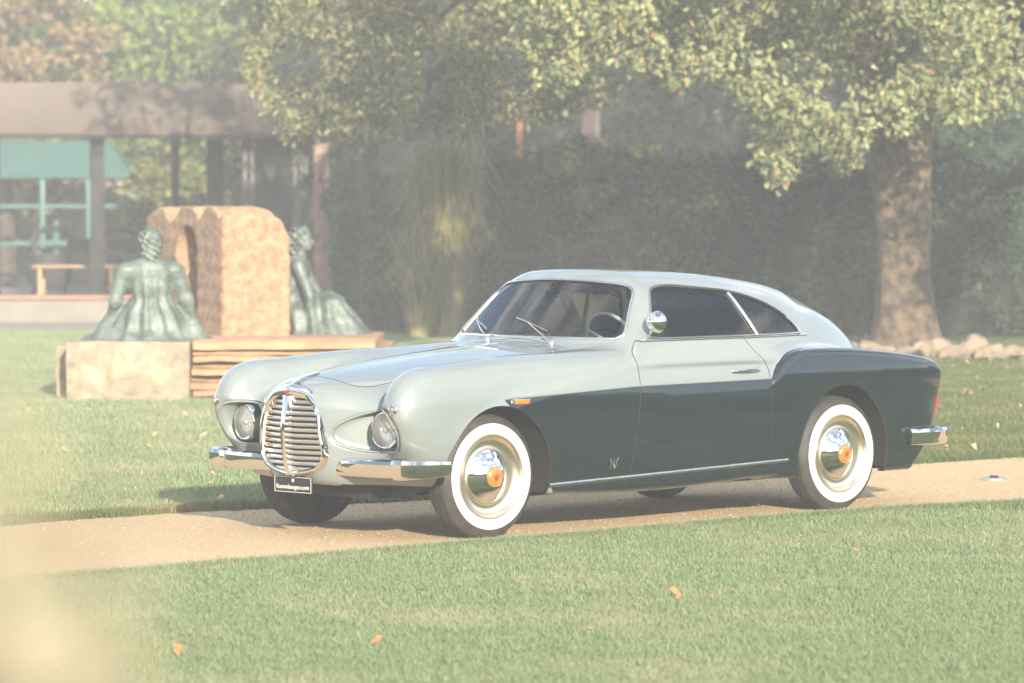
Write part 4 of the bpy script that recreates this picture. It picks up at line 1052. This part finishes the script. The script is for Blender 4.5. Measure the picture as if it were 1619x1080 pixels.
shrub('shrub', 'sunlit shrub above the hedge between the orange-tinged post and the brown posts', 893, 61, .55, 2.55, M_sunny, 2800)
shrub('shrub', 'small yellow-green shrub behind the blue-green hedge', 600, 60, .5, 2.4, M_sunny, 1800)
shrub('shrub', 'dull green shrub in shade under the small-leaved tree', 560, 62, .8, 2.9, M_hedge2, 2600)
shrub('shrub', 'tall leafy shrub behind the fence seen through the pavilion', 258, 74, .75, 3.6, M_sunny, 5200, (.1, .2))
shrub('shrub', 'round green shrub seen through the middle opening of the pavilion', 395, 76, 1.0, 3.2, M_sunny, 4200, (.1, .2))
shrub('shrub', 'low weedy shrub between the teal shed and the fence', 245, 70, .7, 1.9, M_bright, 3000, (.08, .16))
shrub('shrub', 'low dull green shrub at the left foot of the tall grass', 622, 54.6, .55, 1.5, M_hedge2, 2600)
shrub('shrub', 'yellow-green leafy shrub mixed into the right side of the tall grass', 745, 54.6, .42, 1.9, M_sunny, 2000)
# tall ornamental grass
M_pampas = leaf_mat('tall_grass_blade', [(0, (.12, .13, .045)), (.5, (.29, .28, .11)), (1, (.48, .43, .20))], .3)
def tall_grass(label, u, Y, h, spread, n):
    X = (u-809.5)/FPX*Y; t = thing('tall_grass', label, 'plant', (X, Y, 0)); V = []; F = []; T = []
    for i in range(n):
        a = RNG.uniform(0, 2*PI); r0 = spread*.25*RNG.random(); L = h*RNG.uniform(.55, 1.1); out = spread*RNG.random()**.7; d = np.array([math.cos(a), math.sin(a)]); w_ = .008
        s_ = np.array([-d[1], d[0]])*w_; k = len(V); b = d*r0
        for q, (fo, fz, ww) in enumerate([(0, 0, 1), (.18, .5, 1), (.5, .92, .8), (1, .95 if i % 3 == 0 else .70, .2)]):
            c = b+d*out*fo; V += [(c[0]-s_[0]*ww, c[1]-s_[1]*ww, L*fz), (c[0]+s_[0]*ww, c[1]+s_[1]*ww, L*fz)]; T += [i/n]*2
        F += [(k, k+1, k+3, k+2), (k+2, k+3, k+5, k+4), (k+4, k+5, k+7, k+6)]
    o = link('blades', np_mesh('blades', np.array(V), np.array(F), [M_pampas], False, None, None, np.array(T)), t); o['kind'] = 'stuff'
tall_grass('tall yellowish ornamental grass clump between the two hedges', 705, 53.8, 2.6, .9, 1500)
tall_grass('lower leaning yellow-green grass at the foot of the tall clump', 665, 53.4, 1.5, .7, 700)
# ================================================================== posts seen between hedge and crowns
M_post = mat('brown_post', (.05, .032, .025), .7, noise_amt=.25, nscale=5); M_orangewood = mat('orange_post', (.28, .12, .05), .7, noise_amt=.2); M_greypost = mat('grey_post', (.085, .078, .07), .7, noise_amt=.2)
def post(label, u, Y, w_, h, m, nm='garden_post'):
    X = (u-809.5)/FPX*Y; t = thing(nm, label, 'post', (X, Y, 0))
    MB().box(-w_/2, w_/2, -w_/2, w_/2, 0, h).build('shaft', m, t, bevel=.01); MB().box(-w_/2-.02, w_/2+.02, -w_/2-.02, w_/2+.02, h, h+.05).build('cap', m, t, bevel=.008)
post('thick brown post, left one of the pair standing above the hedge', 929, 60.5, .20, 3.3, M_post)
post('thinner greyish post, right one of the pair standing above the hedge', 943, 60.7, .10, 3.2, M_greypost)
post('orange-brown post left of the sunlit shrub above the hedge', 821, 60, .10, 3.0, M_orangewood)
post('wide grey post behind the tall yellow grass', 645, 62, .22, 2.75, M_greypost)
# ================================================================== rocks along the hedge
M_rock = mat('rock', (.34, .26, .18), .9, col2=(.15, .125, .10), nscale=4, bump=1, bscale=9, thr=(.35, .7))
def rock(label, u, v, w_, h, Y=None):
    X, Y = ground_at(u, v); bm = bmesh.new(); bmesh.ops.create_icosphere(bm, subdivisions=3, radius=1); sd = random.random()*50
    for q in bm.verts:
        c = q.co.copy(); d = 1+.34*noise.noise(c*1.1+Vector((sd, 0, 0)))+.14*noise.noise(c*3+Vector((sd, 3, 0)))
        for pl_ in range(5):
            nv = Vector((math.sin(sd+pl_*2.1), math.cos(sd*1.3+pl_*1.7), math.sin(sd*.7+pl_*3.3))).normalized(); dd = c.dot(nv)*d
            if dd > .72: d *= .72/dd
        q.co = Vector((c.x*d*w_/2, c.y*d*w_*.36, max(-.1, c.z*d*h*.62+h*.42)))
    me = bpy.data.meshes.new('rock'); bm.to_mesh(me); bm.free(); me.materials.append(M_rock)
    for f in me.polygons: f.use_smooth = False
    o = link('rock', me, None, (X, Y, 0)); tag(o, label, 'rock', 'rocks edging the hedge')
RK = [(1130, 557, .5, .22), (1165, 556, .36, .26), (1196, 558, .42, .2), (1235, 557, .5, .3), (1270, 559, .4, .24), (1305, 560, .34, .28), (1340, 561, .4, .2), (1372, 562, .36, .26), (1400, 563, .3, .16), (1432, 566, .34, .2), (1458, 566, .28, .27), (1484, 568, .38, .33), (1512, 570, .36, .24), (1540, 569, .34, .36), (1568, 571, .46, .26), (1600, 570, .42, .22), (1640, 571, .5, .24)]
NAMES = ['long low rock at the left end of the row behind the car', 'second rock from the left end of the row', 'third rock from the left of the row', 'broad rock just behind the rear window of the car', 'rounded rock right of the broad one behind the car', 'upright rock behind the tail of the car', 'flat rock left of the oak roots', 'chunky rock at the left of the oak roots', 'small low rock in front of the oak trunk', 'squat rock in front of the right oak root', 'small upright rock above the rear wing of the car', 'large pale rock above the rear wing of the car', 'flat rock between the two large pale rocks', 'tallest pale rock right of the car tail', 'wide tan rock near the right edge of the photo', 'last visible rock at the right edge of the photo', 'rock past the right edge of the photo']
for (u, v, w_, h), lb in zip(RK, NAMES): rock(lb, u, v, w_*random.uniform(.8, 1.15), h*.72)
# ================================================================== fallen leaves
M_fall = mat('fallen_leaf', (.52, .17, .06), .6, noise_amt=.2, nscale=30); M_fall2 = mat('fallen_leaf_tan', (.50, .30, .15), .6, noise_amt=.2, nscale=30)
for (u, v, s_, m_, lb) in [(1077, 944, .062, M_fall, 'large orange leaf on the front lawn below the car'), (1069, 948, .035, M_fall, 'small orange leaf touching the large one on the front lawn'), (585, 1020, .055, M_fall, 'orange leaf low on the front lawn left of centre'), (278, 1038, .055, M_fall, 'orange leaf near the bottom left of the front lawn'), (940, 996, .035, M_fall2, 'small yellow leaf on the front lawn below the front wheel'), (1360, 873, .035, M_fall, 'small red-orange leaf on the front lawn below the rear wheel'), (738, 902, .02, M_fall, 'tiny red leaf near the gravel edge below the front wheel'), (240, 692, .06, M_fall2, 'curled tan leaf on the lawn left of the car nose'), (242, 708, .055, M_fall2, 'flat tan leaf in front of the curled one on the lawn'), (245, 684, .06, M_fall, 'small upright orange leaf on the lawn left of the car nose'), (168, 657, .06, M_fall2, 'pale leaf on the grass before the stone plinth'), (110, 714, .07, M_fall2, 'pale leaf far left on the back lawn'), (298, 658, .06, M_fall2, 'tan leaf on the grass right of the plinth corner'), (245, 773, .05, M_fall, 'small reddish leaf on the grass just above the gravel'), (340, 792, .06, M_fall2, 'dead leaf at the turf edge in the car shadow')]:
    X, Y = ground_at(u, v, .035); mb = MB()
    V, F, _i = leaves(np.zeros((1, 3)), s_*.92, OAK, np.array([[math.cos(u), math.sin(u), .1]]), np.array([[.1, -.45, 1.]]), -.3)
    o = MB().add(V, [tuple(f) for f in F]).build('fallen_leaf', m_, None, smooth=False, loc=(X, Y, .036)); tag(o, lb, 'leaf', 'fallen leaves on the lawn')
n = 520; Y = 26+26*RNG.random(n)**1.2; X = np.abs(RNG.normal(.08, .045, n))*Y; m_ = (Y > np.interp(X, XS, far_e)); P = np.c_[X[m_], Y[m_], np.full(m_.sum(), .05)]
n2 = 14; Y = 25+12*RNG.random(n2); X = RNG.uniform(-.126, -.07, n2)*Y; m_ = (Y > np.interp(X, XS, far_e)); P = np.concatenate([P, np.c_[X[m_], Y[m_], np.full(m_.sum(), .05)]])
M_litter = leaf_mat('leaf_litter', [(0, (.22, .12, .05)), (.5, (.42, .25, .12)), (1, (.52, .40, .22))], .1)
leaf_object('leaf_litter', P, RNG.uniform(.03, .065, len(P)), M_litter, OAK, None, None, rand_dirs(len(P)), rand_dirs(len(P), (0, -.3, 1.2), 1.), -.3)
# small grey cover set in the path
X, Y = ground_at(1573, 761); cv = thing('drain_cover', 'small grey oblong cover set in the gravel at the right edge', 'cover', (X, Y, .005))
mk = mat('cover_steel', (.45, .45, .44), .35, .6, noise_amt=.2, nscale=20)
MB().lathe([(.085, 0), (.085, .012), (.075, .018), (0, .018)], k=28).build('lid', mk, cv); MB().lathe([(.03, .018), (.026, .030), (0, .032)], k=16).build('knob', M_dark, cv)
# ================================================================== pavilion
M_fascia = mat('fascia_brown', (.095, .070, .052), .65, noise_amt=.12, nscale=1.2, bump=.1, bscale=8)
M_pil = mat('pavilion_post', (.012, .011, .010), .7); M_pil2 = mat('corner_post', (.26, .16, .11), .6, noise_amt=.1)
M_brickred = mat('terracotta', (.34, .17, .10), .75, noise_amt=.15, nscale=10); M_slab = mat('terrace_slab', (.20, .18, .155), .8, noise_amt=.1, nscale=3)
PY, PS = 62., FPX/62.
PX = lambda u, Y=PY: (u-809.5)/FPX*Y
PZ = lambda v, Y=PY: CAM_Z-(v-HORIZON)/FPX*Y
pv = thing('pavilion', 'low flat-roofed open pavilion with a deep brown fascia and dark posts', 'pavilion', (PX(518), PY, 0), math.radians(9))
# local: x runs left (negative) from the right-hand corner, y to the back
_c9, _s9 = math.cos(math.radians(9)), math.sin(math.radians(9))
def L_(u, y=0.):
    k = (u-809.5)/FPX; return (k*(PY+y*_c9)-PX(518)+y*_s9)/(_c9-k*_s9)
MB().box(L_(-330), .05, -.25, .0, 2.82, 3.60).build('fascia', M_fascia, pv, bevel=.01)
MB().box(L_(-330), .05, .003, 7.5, 3.10, 3.45).build('roof', M_pil, pv)
MB().box(.053, .30, -.25, 7.5, 2.82, 3.60).build('fascia', M_fascia, pv, bevel=.01)
MB().box(L_(-330), .10, -.22, -.02, 2.76, 2.817).build('gutter', M_pil, pv, bevel=.008)
for u, w_, y_ in ((-10, .20, .1), (154, .21, .2), (278, .13, 6.4), (340, .26, 3.6), (418, .12, 6.8), (-150, .2, .2)):
    MB().box(L_(u, y_)-w_/2, L_(u, y_)+w_/2, y_-w_/2, y_+w_/2, .40, 3.09).build('post', M_pil, pv, bevel=.01)
for u in (391, 402, 470, 480):
    MB().box(L_(u)-.03, L_(u)+.03, .32, .44, .40, 3.09).build('post', mat('frame_grey', (.10, .095, .09), .5), pv, bevel=.006)
MB().box(L_(408), L_(465), .40, .46, .40, 3.09).build('dark_panel', M_pil, pv)
MB().box(L_(481), L_(498), .50, .56, .40, 3.09).build('side_panel', mat('panel_grey', (.14, .13, .12), .5), pv)
MB().box(L_(497), L_(520), -.02, .16, .0, 2.817).build('corner_post', M_pil2, pv, bevel=.012)
fl = MB().box(L_(-330), .3, -.9, 7.8, 0, .345).build('terrace', M_slab, pv)
for k_ in range(34):
    x_ = L_(-330)+k_*.31
    if x_ < L_(190)+.3: MB().box(x_+.004, x_+.304, -.96, -.62, .348, .398).build('tile', M_brickred, pv, bevel=.006)
# furniture on the terrace
def chair(label, u, v, Y, m):
    t = thing('lounge_chair', label, 'chair', (PX(u, Y), Y, .345), RNG.uniform(-.5, .5))
    M_ = Matrix.Rotation(.25, 4, 'X'); MB().lathe([(0, 0), (.25, .02), (.36, .22), (.37, .45), (.33, .62), (.31, .62), (.34, .45), (.30, .25), (0, .2)], k=28).build('shell', m, t)
    MB().tube([(-.26, .2, .5), (-.30, .28, .9), (-.1, .32, 1.02), (.1, .32, 1.02), (.30, .28, .9), (.26, .2, .5)], .05, 8).build('backrest', m, t)
    MB().lathe([(.28, -.02), (.28, .06), (.05, .10)], k=20).build('base', m, t)
M_wick = mat('dark_wicker', (.02, .018, .017), .7, noise_amt=.3, nscale=40)
chair('round dark wicker chair under the left side of the pavilion', 78, 400, 64.5, M_wick)
chair('dark wicker chair behind the bronze figure, right of the first pavilion post', 200, 400, 65.5, M_wick)
tb = thing('low_table', 'low pale wooden table on the pavilion terrace', 'table', (PX(122, 62.6), 62.6, .345)); M_pale = mat('pale_wood', (.34, .22, .12), .6, noise_amt=.15, nscale=6)
for k_ in range(4): MB().box(-.66, .66, -.30+k_*.155, -.155+k_*.155, .44, .475).build('slat', M_pale, tb, bevel=.004)
for sx in (-.55, .55):
    for sy in (-.22, .22): MB().box(sx-.03, sx+.03, sy-.03, sy+.03, 0, .437).build('leg', M_pale, tb, bevel=.004)
bn = thing('sofa', 'long dark sofa at the back of the pavilion terrace', 'sofa', (PX(250, 66), 66, .345))
MB().box(-1.5, 1.5, -.35, .35, .08, .42).build('seat', M_wick, bn, bevel=.05); MB().box(-1.5, 1.5, .36, .5, .1, .85).build('backrest', M_wick, bn, bevel=.05)
# ================================================================== teal roofed shed
M_teal = mat('teal_sheet', (.04, .105, .09), .5, noise_amt=.08, nscale=2); M_tealp = mat('teal_frame', (.03, .11, .088), .45)
SY = 76.; sh = thing('garden_shelter', 'teal-roofed metal frame shelter seen through the left of the pavilion', 'shelter', (PX(105, SY), SY, 0))
sx = lambda u: PX(u, SY)-PX(105, SY)
z1, z0_ = PZ(282, SY), PZ(222, SY)
V = [(sx(-30), 0, z1), (sx(212), 0, z1), (sx(165), .9, z0_), (sx(-10), .9, z0_), (sx(-30), 2.4, z1), (sx(212), 2.4, z1), (sx(165), 1.5, z0_), (sx(-10), 1.5, z0_)]
MB().add(V, [(0, 1, 2, 3), (4, 5, 6, 7), (1, 5, 6, 2), (0, 4, 7, 3), (3, 2, 6, 7)]).build('roof', M_teal, sh)
for u in (-25, 67, 140, 208):
    for y_ in (0.05, 2.35): MB().box(sx(u)-.045, sx(u)+.045, y_-.045, y_+.045, 0, z1-.01).build('post', M_tealp, sh, bevel=.005)
for zv in (326, 385):
    z_ = PZ(zv, SY); MB().box(sx(-25)+.05, sx(208)-.05, .02, .07, z_-.035, z_+.035).build('rail', M_tealp, sh)
    MB().box(sx(-25)+.05, sx(208)-.05, 2.33, 2.38, z_-.035, z_+.035).build('rail', M_tealp, sh)
# fence beyond
M_fence = mat('pale_fence', (.26, .21, .16), .8, noise_amt=.15, nscale=5); FYD = 80.
fe = thing('fence', 'pale wooden post and rail fence beyond the pavilion', 'fence', (PX(300, FYD), FYD, 0))
for u in (60, 130, 218, 308, 400): MB().box(PX(u, FYD)-PX(300, FYD)-.09, PX(u, FYD)-PX(300, FYD)+.09, -.09, .09, 0, PZ(282, FYD)).build('post', M_fence, fe, bevel=.01)
for v_ in (290, 303, 322): MB().box(PX(50, FYD)-PX(300, FYD), PX(410, FYD)-PX(300, FYD), -.13, -.095, PZ(v_+4, FYD), PZ(v_-3, FYD)).build('rail', M_fence, fe, bevel=.004)
# ================================================================== stone monument
M_stone = mat('sandstone', (.40, .26, .15), .92, col2=(.21, .135, .08), nscale=13, bump=1, bscale=26, thr=(.35, .65))
M_stone2 = mat('worn_limestone', (.40, .32, .22), .9, col2=(.22, .18, .125), nscale=6, bump=1, bscale=16)
M_strat = mat('layered_sandstone', (.42, .26, .14), .92, col2=(.30, .18, .10), nscale=4, bump=.8, bscale=18)
M_verdi = mat('green_bronze', (.085, .11, .095), .55, .35, col2=(.20, .245, .215), nscale=6, bump=.5, bscale=26, thr=(.4, .68))
BY = 38.0
bx_, by_ = (352-809.5)/FPX*BY, BY    # the near corner of the block, where its two faces meet
blk = thing('stone_block', 'tall carved sandstone block with an arched niche and wavy top, between the bronze figures', 'sculpture', (bx_, by_, .54))
# plan: side face runs to the right, arch face runs back and to the left
ur = np.array([.965, .26]); ul = np.array([-.47, .883]); ur_l = .66; ul_l = 1.85; H = 1.26
def fB(x, y, z):   # local signed distance
    # coordinates along the two faces
    det = ur[0]*ul[1]-ur[1]*ul[0]; a = (x*ul[1]-y*ul[0])/det; b = (-x*ur[1]+y*ur[0])/det     # a along side face, b along arch face
    s_ = b/ul_l
    top = H - .03 - .115*np.exp(-((s_-.30)/.055)**2) - .16*np.exp(-((s_-.66)/.085)**2)*1.0 - .10*sstep(s_, .80, 1.0) - .25*sstep(a, .45, .72)*0
    top = top - .10*np.exp(-((s_-.04)/.05)**2)
    d = smax(a-ur_l, z-top, .30); d = smax(d, -a, .03); d = smax(d, -b, .05); d = smax(d, b-ul_l, .05); d = smax(d, -z-.05, .01)
    # arched niche through the arch face
    ny = (b-ul_l*.46); nz = z-(H-.45)
    n_ = np.where(nz > 0, np.sqrt(ny*ny+nz*nz), np.abs(ny))-.23
    n_ = smax(n_, a-.42, .02); n_ = smax(n_, .06-z, .02)
    # moulding round the niche: shallow flutes
    fl_ = .012*np.cos(np.clip(np.abs(n_)*40, 0, PI))*sstep(.35-a, 0, .3)
    d = smax(d, -n_, .02)
    return d*.8 + .012*np.sin(x*23+z*7)*np.sin(z*31+y*9)*.35
Vb, Tb = surface_nets(fB, (-1.1, -.2, -.08), (1.0, 2.1, 1.35), .028)
link('block', np_mesh('block', Vb, Tb, [M_stone], True, normals_of(fB, Vb, .01)), blk)
# plinth: worn left stone and layered right stone
pl_t = thing('stone_plinth', 'long stone plinth, pale and worn at left, layered orange at right, carrying the statues', 'plinth', (0, 0, 0))
def slabwall(name, x0, x1, y0, y1, z0, z1, m, amp, f=3., seed=0, n=(46, 18)):
    V = []; F = []; nx, nz = n
    xs = np.linspace(x0, x1, nx); zs = np.linspace(z0, z1, nz); K = nz+2
    for i, x in enumerate(xs):
        e = 1-.0*i
        for z in zs: V.append((x, y0-amp*noise.noise((x*f, z*f*1.5, seed))-.4*amp*noise.noise((x*f*4, z*f*4, seed))+.10*((z-z0)/(z1-z0))**3*.4, z+.012*noise.noise((x*4, z*3, seed+4))))
        V.append((x, (y0+y1)/2, z1+.02*noise.noise((x*3, 2, seed)))); V.append((x, y1, z1))
    for i in range(nx-1):
        for j in range(K-1): F.append((i*K+j, i*K+j+1, (i+1)*K+j+1, (i+1)*K+j))
    for i in (0, nx-1):
        b = len(V); V.append((xs[i], y1, z0)); V.append((xs[i], y0, z0)); F.append(tuple([i*K+j for j in range(K)]+[b]))
    return MB().add(V, F).build(name, m, pl_t, sharp=50)
PLX = lambda u, Y: (u-809.5)/FPX*Y
slabwall('worn_stone', PLX(104, 36.45), PLX(298, 36.45), 36.45, 38.6, -.03, .545, M_stone2, .07, 2.2, 3.)
slabwall('end_stone', PLX(92, 36.9)-.02, PLX(103, 36.9), 36.9, 38.4, -.03, .50, M_stone2, .05, 2.2, 8., (8, 14))
zc0 = -.03
for k_, hh in enumerate([.085, .06, .075, .05, .07, .055, .06, .05, .085]):
    slabwall('stone_layer', PLX(300, 36.6)+RNG.uniform(-.01, .03), PLX(592, 36.6)+RNG.uniform(-.05, .10), 36.62+RNG.uniform(-.05, .05)+.02*(k_ % 2), 39.2, zc0, zc0+hh-.010, M_strat, .03, 4., 20.+k_, (50, 4)); zc0 += hh
# ================================================================== bronze figures
def ell(x, y, z, c, r, rot=0.):
    dx, dy, dz = x-c[0], y-c[1], z-c[2]
    if rot: dx, dz = dx*math.cos(rot)+dz*math.sin(rot), -dx*math.sin(rot)+dz*math.cos(rot)
    q = np.sqrt((dx/r[0])**2+(dy/r[1])**2+(dz/r[2])**2); return (q-1)*min(r)
def cap(x, y, z, a, b, ra, rb):
    a = np.array(a, float); b = np.array(b, float); d = b-a; t = np.clip(((x-a[0])*d[0]+(y-a[1])*d[1]+(z-a[2])*d[2])/d.dot(d), 0, 1)
    return np.sqrt((x-a[0]-t*d[0])**2+(y-a[1]-t*d[1])**2+(z-a[2]-t*d[2])**2)-(ra+(rb-ra)*t)
def folds(x, y, z, k, amp): return amp*(np.sin(k*(np.arctan2(y, x)*1.6+.5*z))*np.clip((.75-z), 0, .5)*2 + .6*np.sin(x*31+z*9+np.sin(y*17))*np.clip(.9-z, 0, 1))
def figure_back(x, y, z):     # seen from behind: seated, shawl over the shoulders, arms resting out to the sides
    d = ell(x, y, z, (0, 0, .56), (.175, .125, .26)); d = smin(d, ell(x, y, z, (0, .01, .70), (.235, .115, .115)), .07)
    d = smin(d, ell(x, y, z, (0, .06, .18), (.27, .25, .24)), .10)
    for s in (-1, 1):
        d = smin(d, cap(x, y, z, (s*.215, 0, .70), (s*.30, .03, .40), .075, .055), .05); d = smin(d, cap(x, y, z, (s*.30, .03, .40), (s*.36, .12, .14), .058, .045), .04)
        d = smin(d, cap(x, y, z, (s*.15, .10, .14), (s*.36, .34, .10), .13, .09), .08); d = smin(d, cap(x, y, z, (s*.36, .34, .10), (s*.30, .62, .07), .085, .06), .05)
    sk = np.maximum(np.sqrt((x/(.44+.12*np.sin(np.arctan2(y, x)*5)))**2+((y-.12)/.42)**2)-1+z*2.0, z-.42)*.22
    d = smin(d, sk, .07); d = d - folds(x, y, z, 6, .012)
    d = smin(d, cap(x, y, z, (0, .0, .78), (0, -.01, .88), .062, .055), .03)
    d = smin(d, ell(x, y, z, (0, -.005, .985), (.088, .105, .125)), .02)
    return np.maximum(d, -z+.0)*.8
def hair_back(x, y, z):
    h = ell(x, y, z, (0, -.005, .995), (.102, .118, .132)); h = smin(h, ell(x, y, z, (.01, -.055, .885), (.075, .06, .075)), .04)
    h = smin(h, cap(x, y, z, (-.02, -.07, .84), (.03, -.075, .77), .04, .02), .03)
    h = h - .014*np.sin(x*70+z*40+3*np.sin(y*25))*np.sin(z*62+y*30) - .006*np.sin(x*150+z*60)
    return smax(h, -(ell(x, y, z, (0, .11, .96), (.075, .06, .10))), .02)
def figure_side(x, y, z):     # seated, turned to the right, leaning on a stretched arm, long skirt trailing
    d = ell(x, y, z, (0, 0, .56), (.13, .17, .27), -.12); d = smin(d, ell(x, y, z, (.03, 0, .70), (.13, .20, .12)), .07)
    d = smin(d, ell(x, y, z, (.05, 0, .16), (.30, .26, .22)), .10)
    d = smin(d, cap(x, y, z, (.07, -.19, .72), (.19, -.24, .42), .07, .052), .04); d = smin(d, cap(x, y, z, (.19, -.24, .42), (.16, -.20, .10), .052, .042), .03)
    d = smin(d, cap(x, y, z, (.05, .19, .70), (.20, .26, .42), .07, .05), .04)
    for s in (-1, 1):
        d = smin(d, cap(x, y, z, (.10, s*.10, .16), (.42, s*.12, .30), .13, .095), .07); d = smin(d, cap(x, y, z, (.42, s*.12, .30), (.62, s*.10, .07), .095, .06), .05)
    sk = np.maximum(np.sqrt(((x-.28)/.50)**2+(y/.34)**2)-1+z*1.9-.25*np.clip(x-.1, -1, .3), z-.40)*.24
    d = smin(d, sk, .07); d = d - folds(x-.25, y, z, 7, .013)
    d = smin(d, cap(x, y, z, (.05, 0, .79), (.07, 0, .88), .058, .052), .03)
    d = smin(d, ell(x, y, z, (.08, 0, .985), (.102, .082, .12)), .02)
    d = smin(d, cap(x, y, z, (.175, 0, .99), (.195, 0, .965), .014, .016), .012)     # nose
    d = smin(d, ell(x, y, z, (.145, 0, .905), (.035, .035, .03)), .02)               # chin
    for s in (-1, 1): d = smin(d, ell(x, y, z, (.165, s*.032, 1.01), (.012, .018, .010)), .008)
    d = smin(d, ell(x, y, z, (.168, 0, .938), (.012, .026, .009)), .006)
    return np.maximum(d, -z)*.8
def hair_side(x, y, z):
    h = ell(x, y, z, (.055, 0, 1.005), (.115, .100, .122)); h = smin(h, ell(x, y, z, (-.01, 0, .90), (.07, .07, .085)), .04)
    h = h - .017*np.sin(x*75+y*20)*np.sin(z*68+y*33)*1.0 - .008*np.sin(y*80+z*30)
    return smax(h, -ell(x, y, z, (.19, 0, .955), (.085, .085, .085)), .015)
def figure(nm, label, u, Y, z, rz, fb, fh, mir=1, sc=1.):
    t = thing(nm, label, 'statue', ((u-809.5)/FPX*Y, Y, z), rz); t.scale = (sc*mir, sc, sc)
    V, T = surface_nets(fb, (-.6, -.5, -.02), (.95, .8, 1.12), .014, True); link('robed_body', np_mesh('robed_body', V, T, [M_verdi], True), t)
    V, T = surface_nets(fh, (-.2, -.2, .7), (.25, .2, 1.2), .009, False); link('hair', np_mesh('hair', V, T, [M_verdi], True), t)
figure('bronze_statue', 'green bronze seated figure seen from behind, left of the carved block', 238, 37.1, .545, .15, figure_back, hair_back, 1.18, .91)
figure('bronze_statue', 'green bronze seated figure facing right, partly behind the carved block', 466, 38.75, .545, -.12, figure_side, hair_side, 1.0, .91)
# ================================================================== dried shrub right in front of the lens, far out of focus
M_dry = leaf_mat('pale_dry_leaf', [(0, (.44, .38, .26)), (.5, (.58, .51, .37)), (1, (.68, .61, .46))], .5)
ds = thing('dry_shrub', 'pale dry-leaved shrub close to the lens, blurred across the lower left corner', 'shrub', (-.60, 1.42, 0)); mb = MB(); PP = []
for k_ in range(56):
    a = RNG.uniform(-.6, .9); top = RNG.uniform(1.50, 1.765); out = .365+.055*RNG.random()+.36*RNG.random()*max(0, 1.735-top)
    e = np.array([out, .18*math.sin(a), top]); P = np.array([(0, 0, 0), (.05, .02, .6), (e[0]*.5, e[1]*.6, top*.75), e])+RNG.normal(0, .01, (4, 3)); mb.tube(P, [.008, .006, .004, .0015], 5)
    for t_ in np.linspace(.55, 1, 20): q = P[2]*(1-t_)+P[3]*t_; PP.append(q+RNG.normal(0, .022, 3))
mb.build('stems', M_bark2, ds); PP = np.array(PP)
leaf_object('foliage', PP, RNG.uniform(.025, .045, len(PP)), M_dry, OVAL, ds)
# ================================================================== added pale air volume, standing in for an even white veil
hz = MB().box(-66, 66, -64, 112, -1.3, 13.5).build('added_veil', None, None, smooth=False) if False else None
hm = bpy.data.materials.new('added_veil'); hm.use_nodes = True; hn = hm.node_tree; hn.nodes.clear(); ho = hn.nodes.new('ShaderNodeOutputMaterial'); hv_ = hn.nodes.new('ShaderNodeVolumePrincipled')
hv_.inputs['Color'].default_value = (.86, .92, 1.0, 1); hv_.inputs['Density'].default_value = .0019; hv_.inputs['Anisotropy'].default_value = -.38
hn.links.new(hv_.outputs[0], ho.inputs['Volume'])
hb = MB().box(-66, 66, -64, 112, -1.3, 13.5).build('added_veil', hm, None, smooth=False); hb['kind'] = 'stuff'
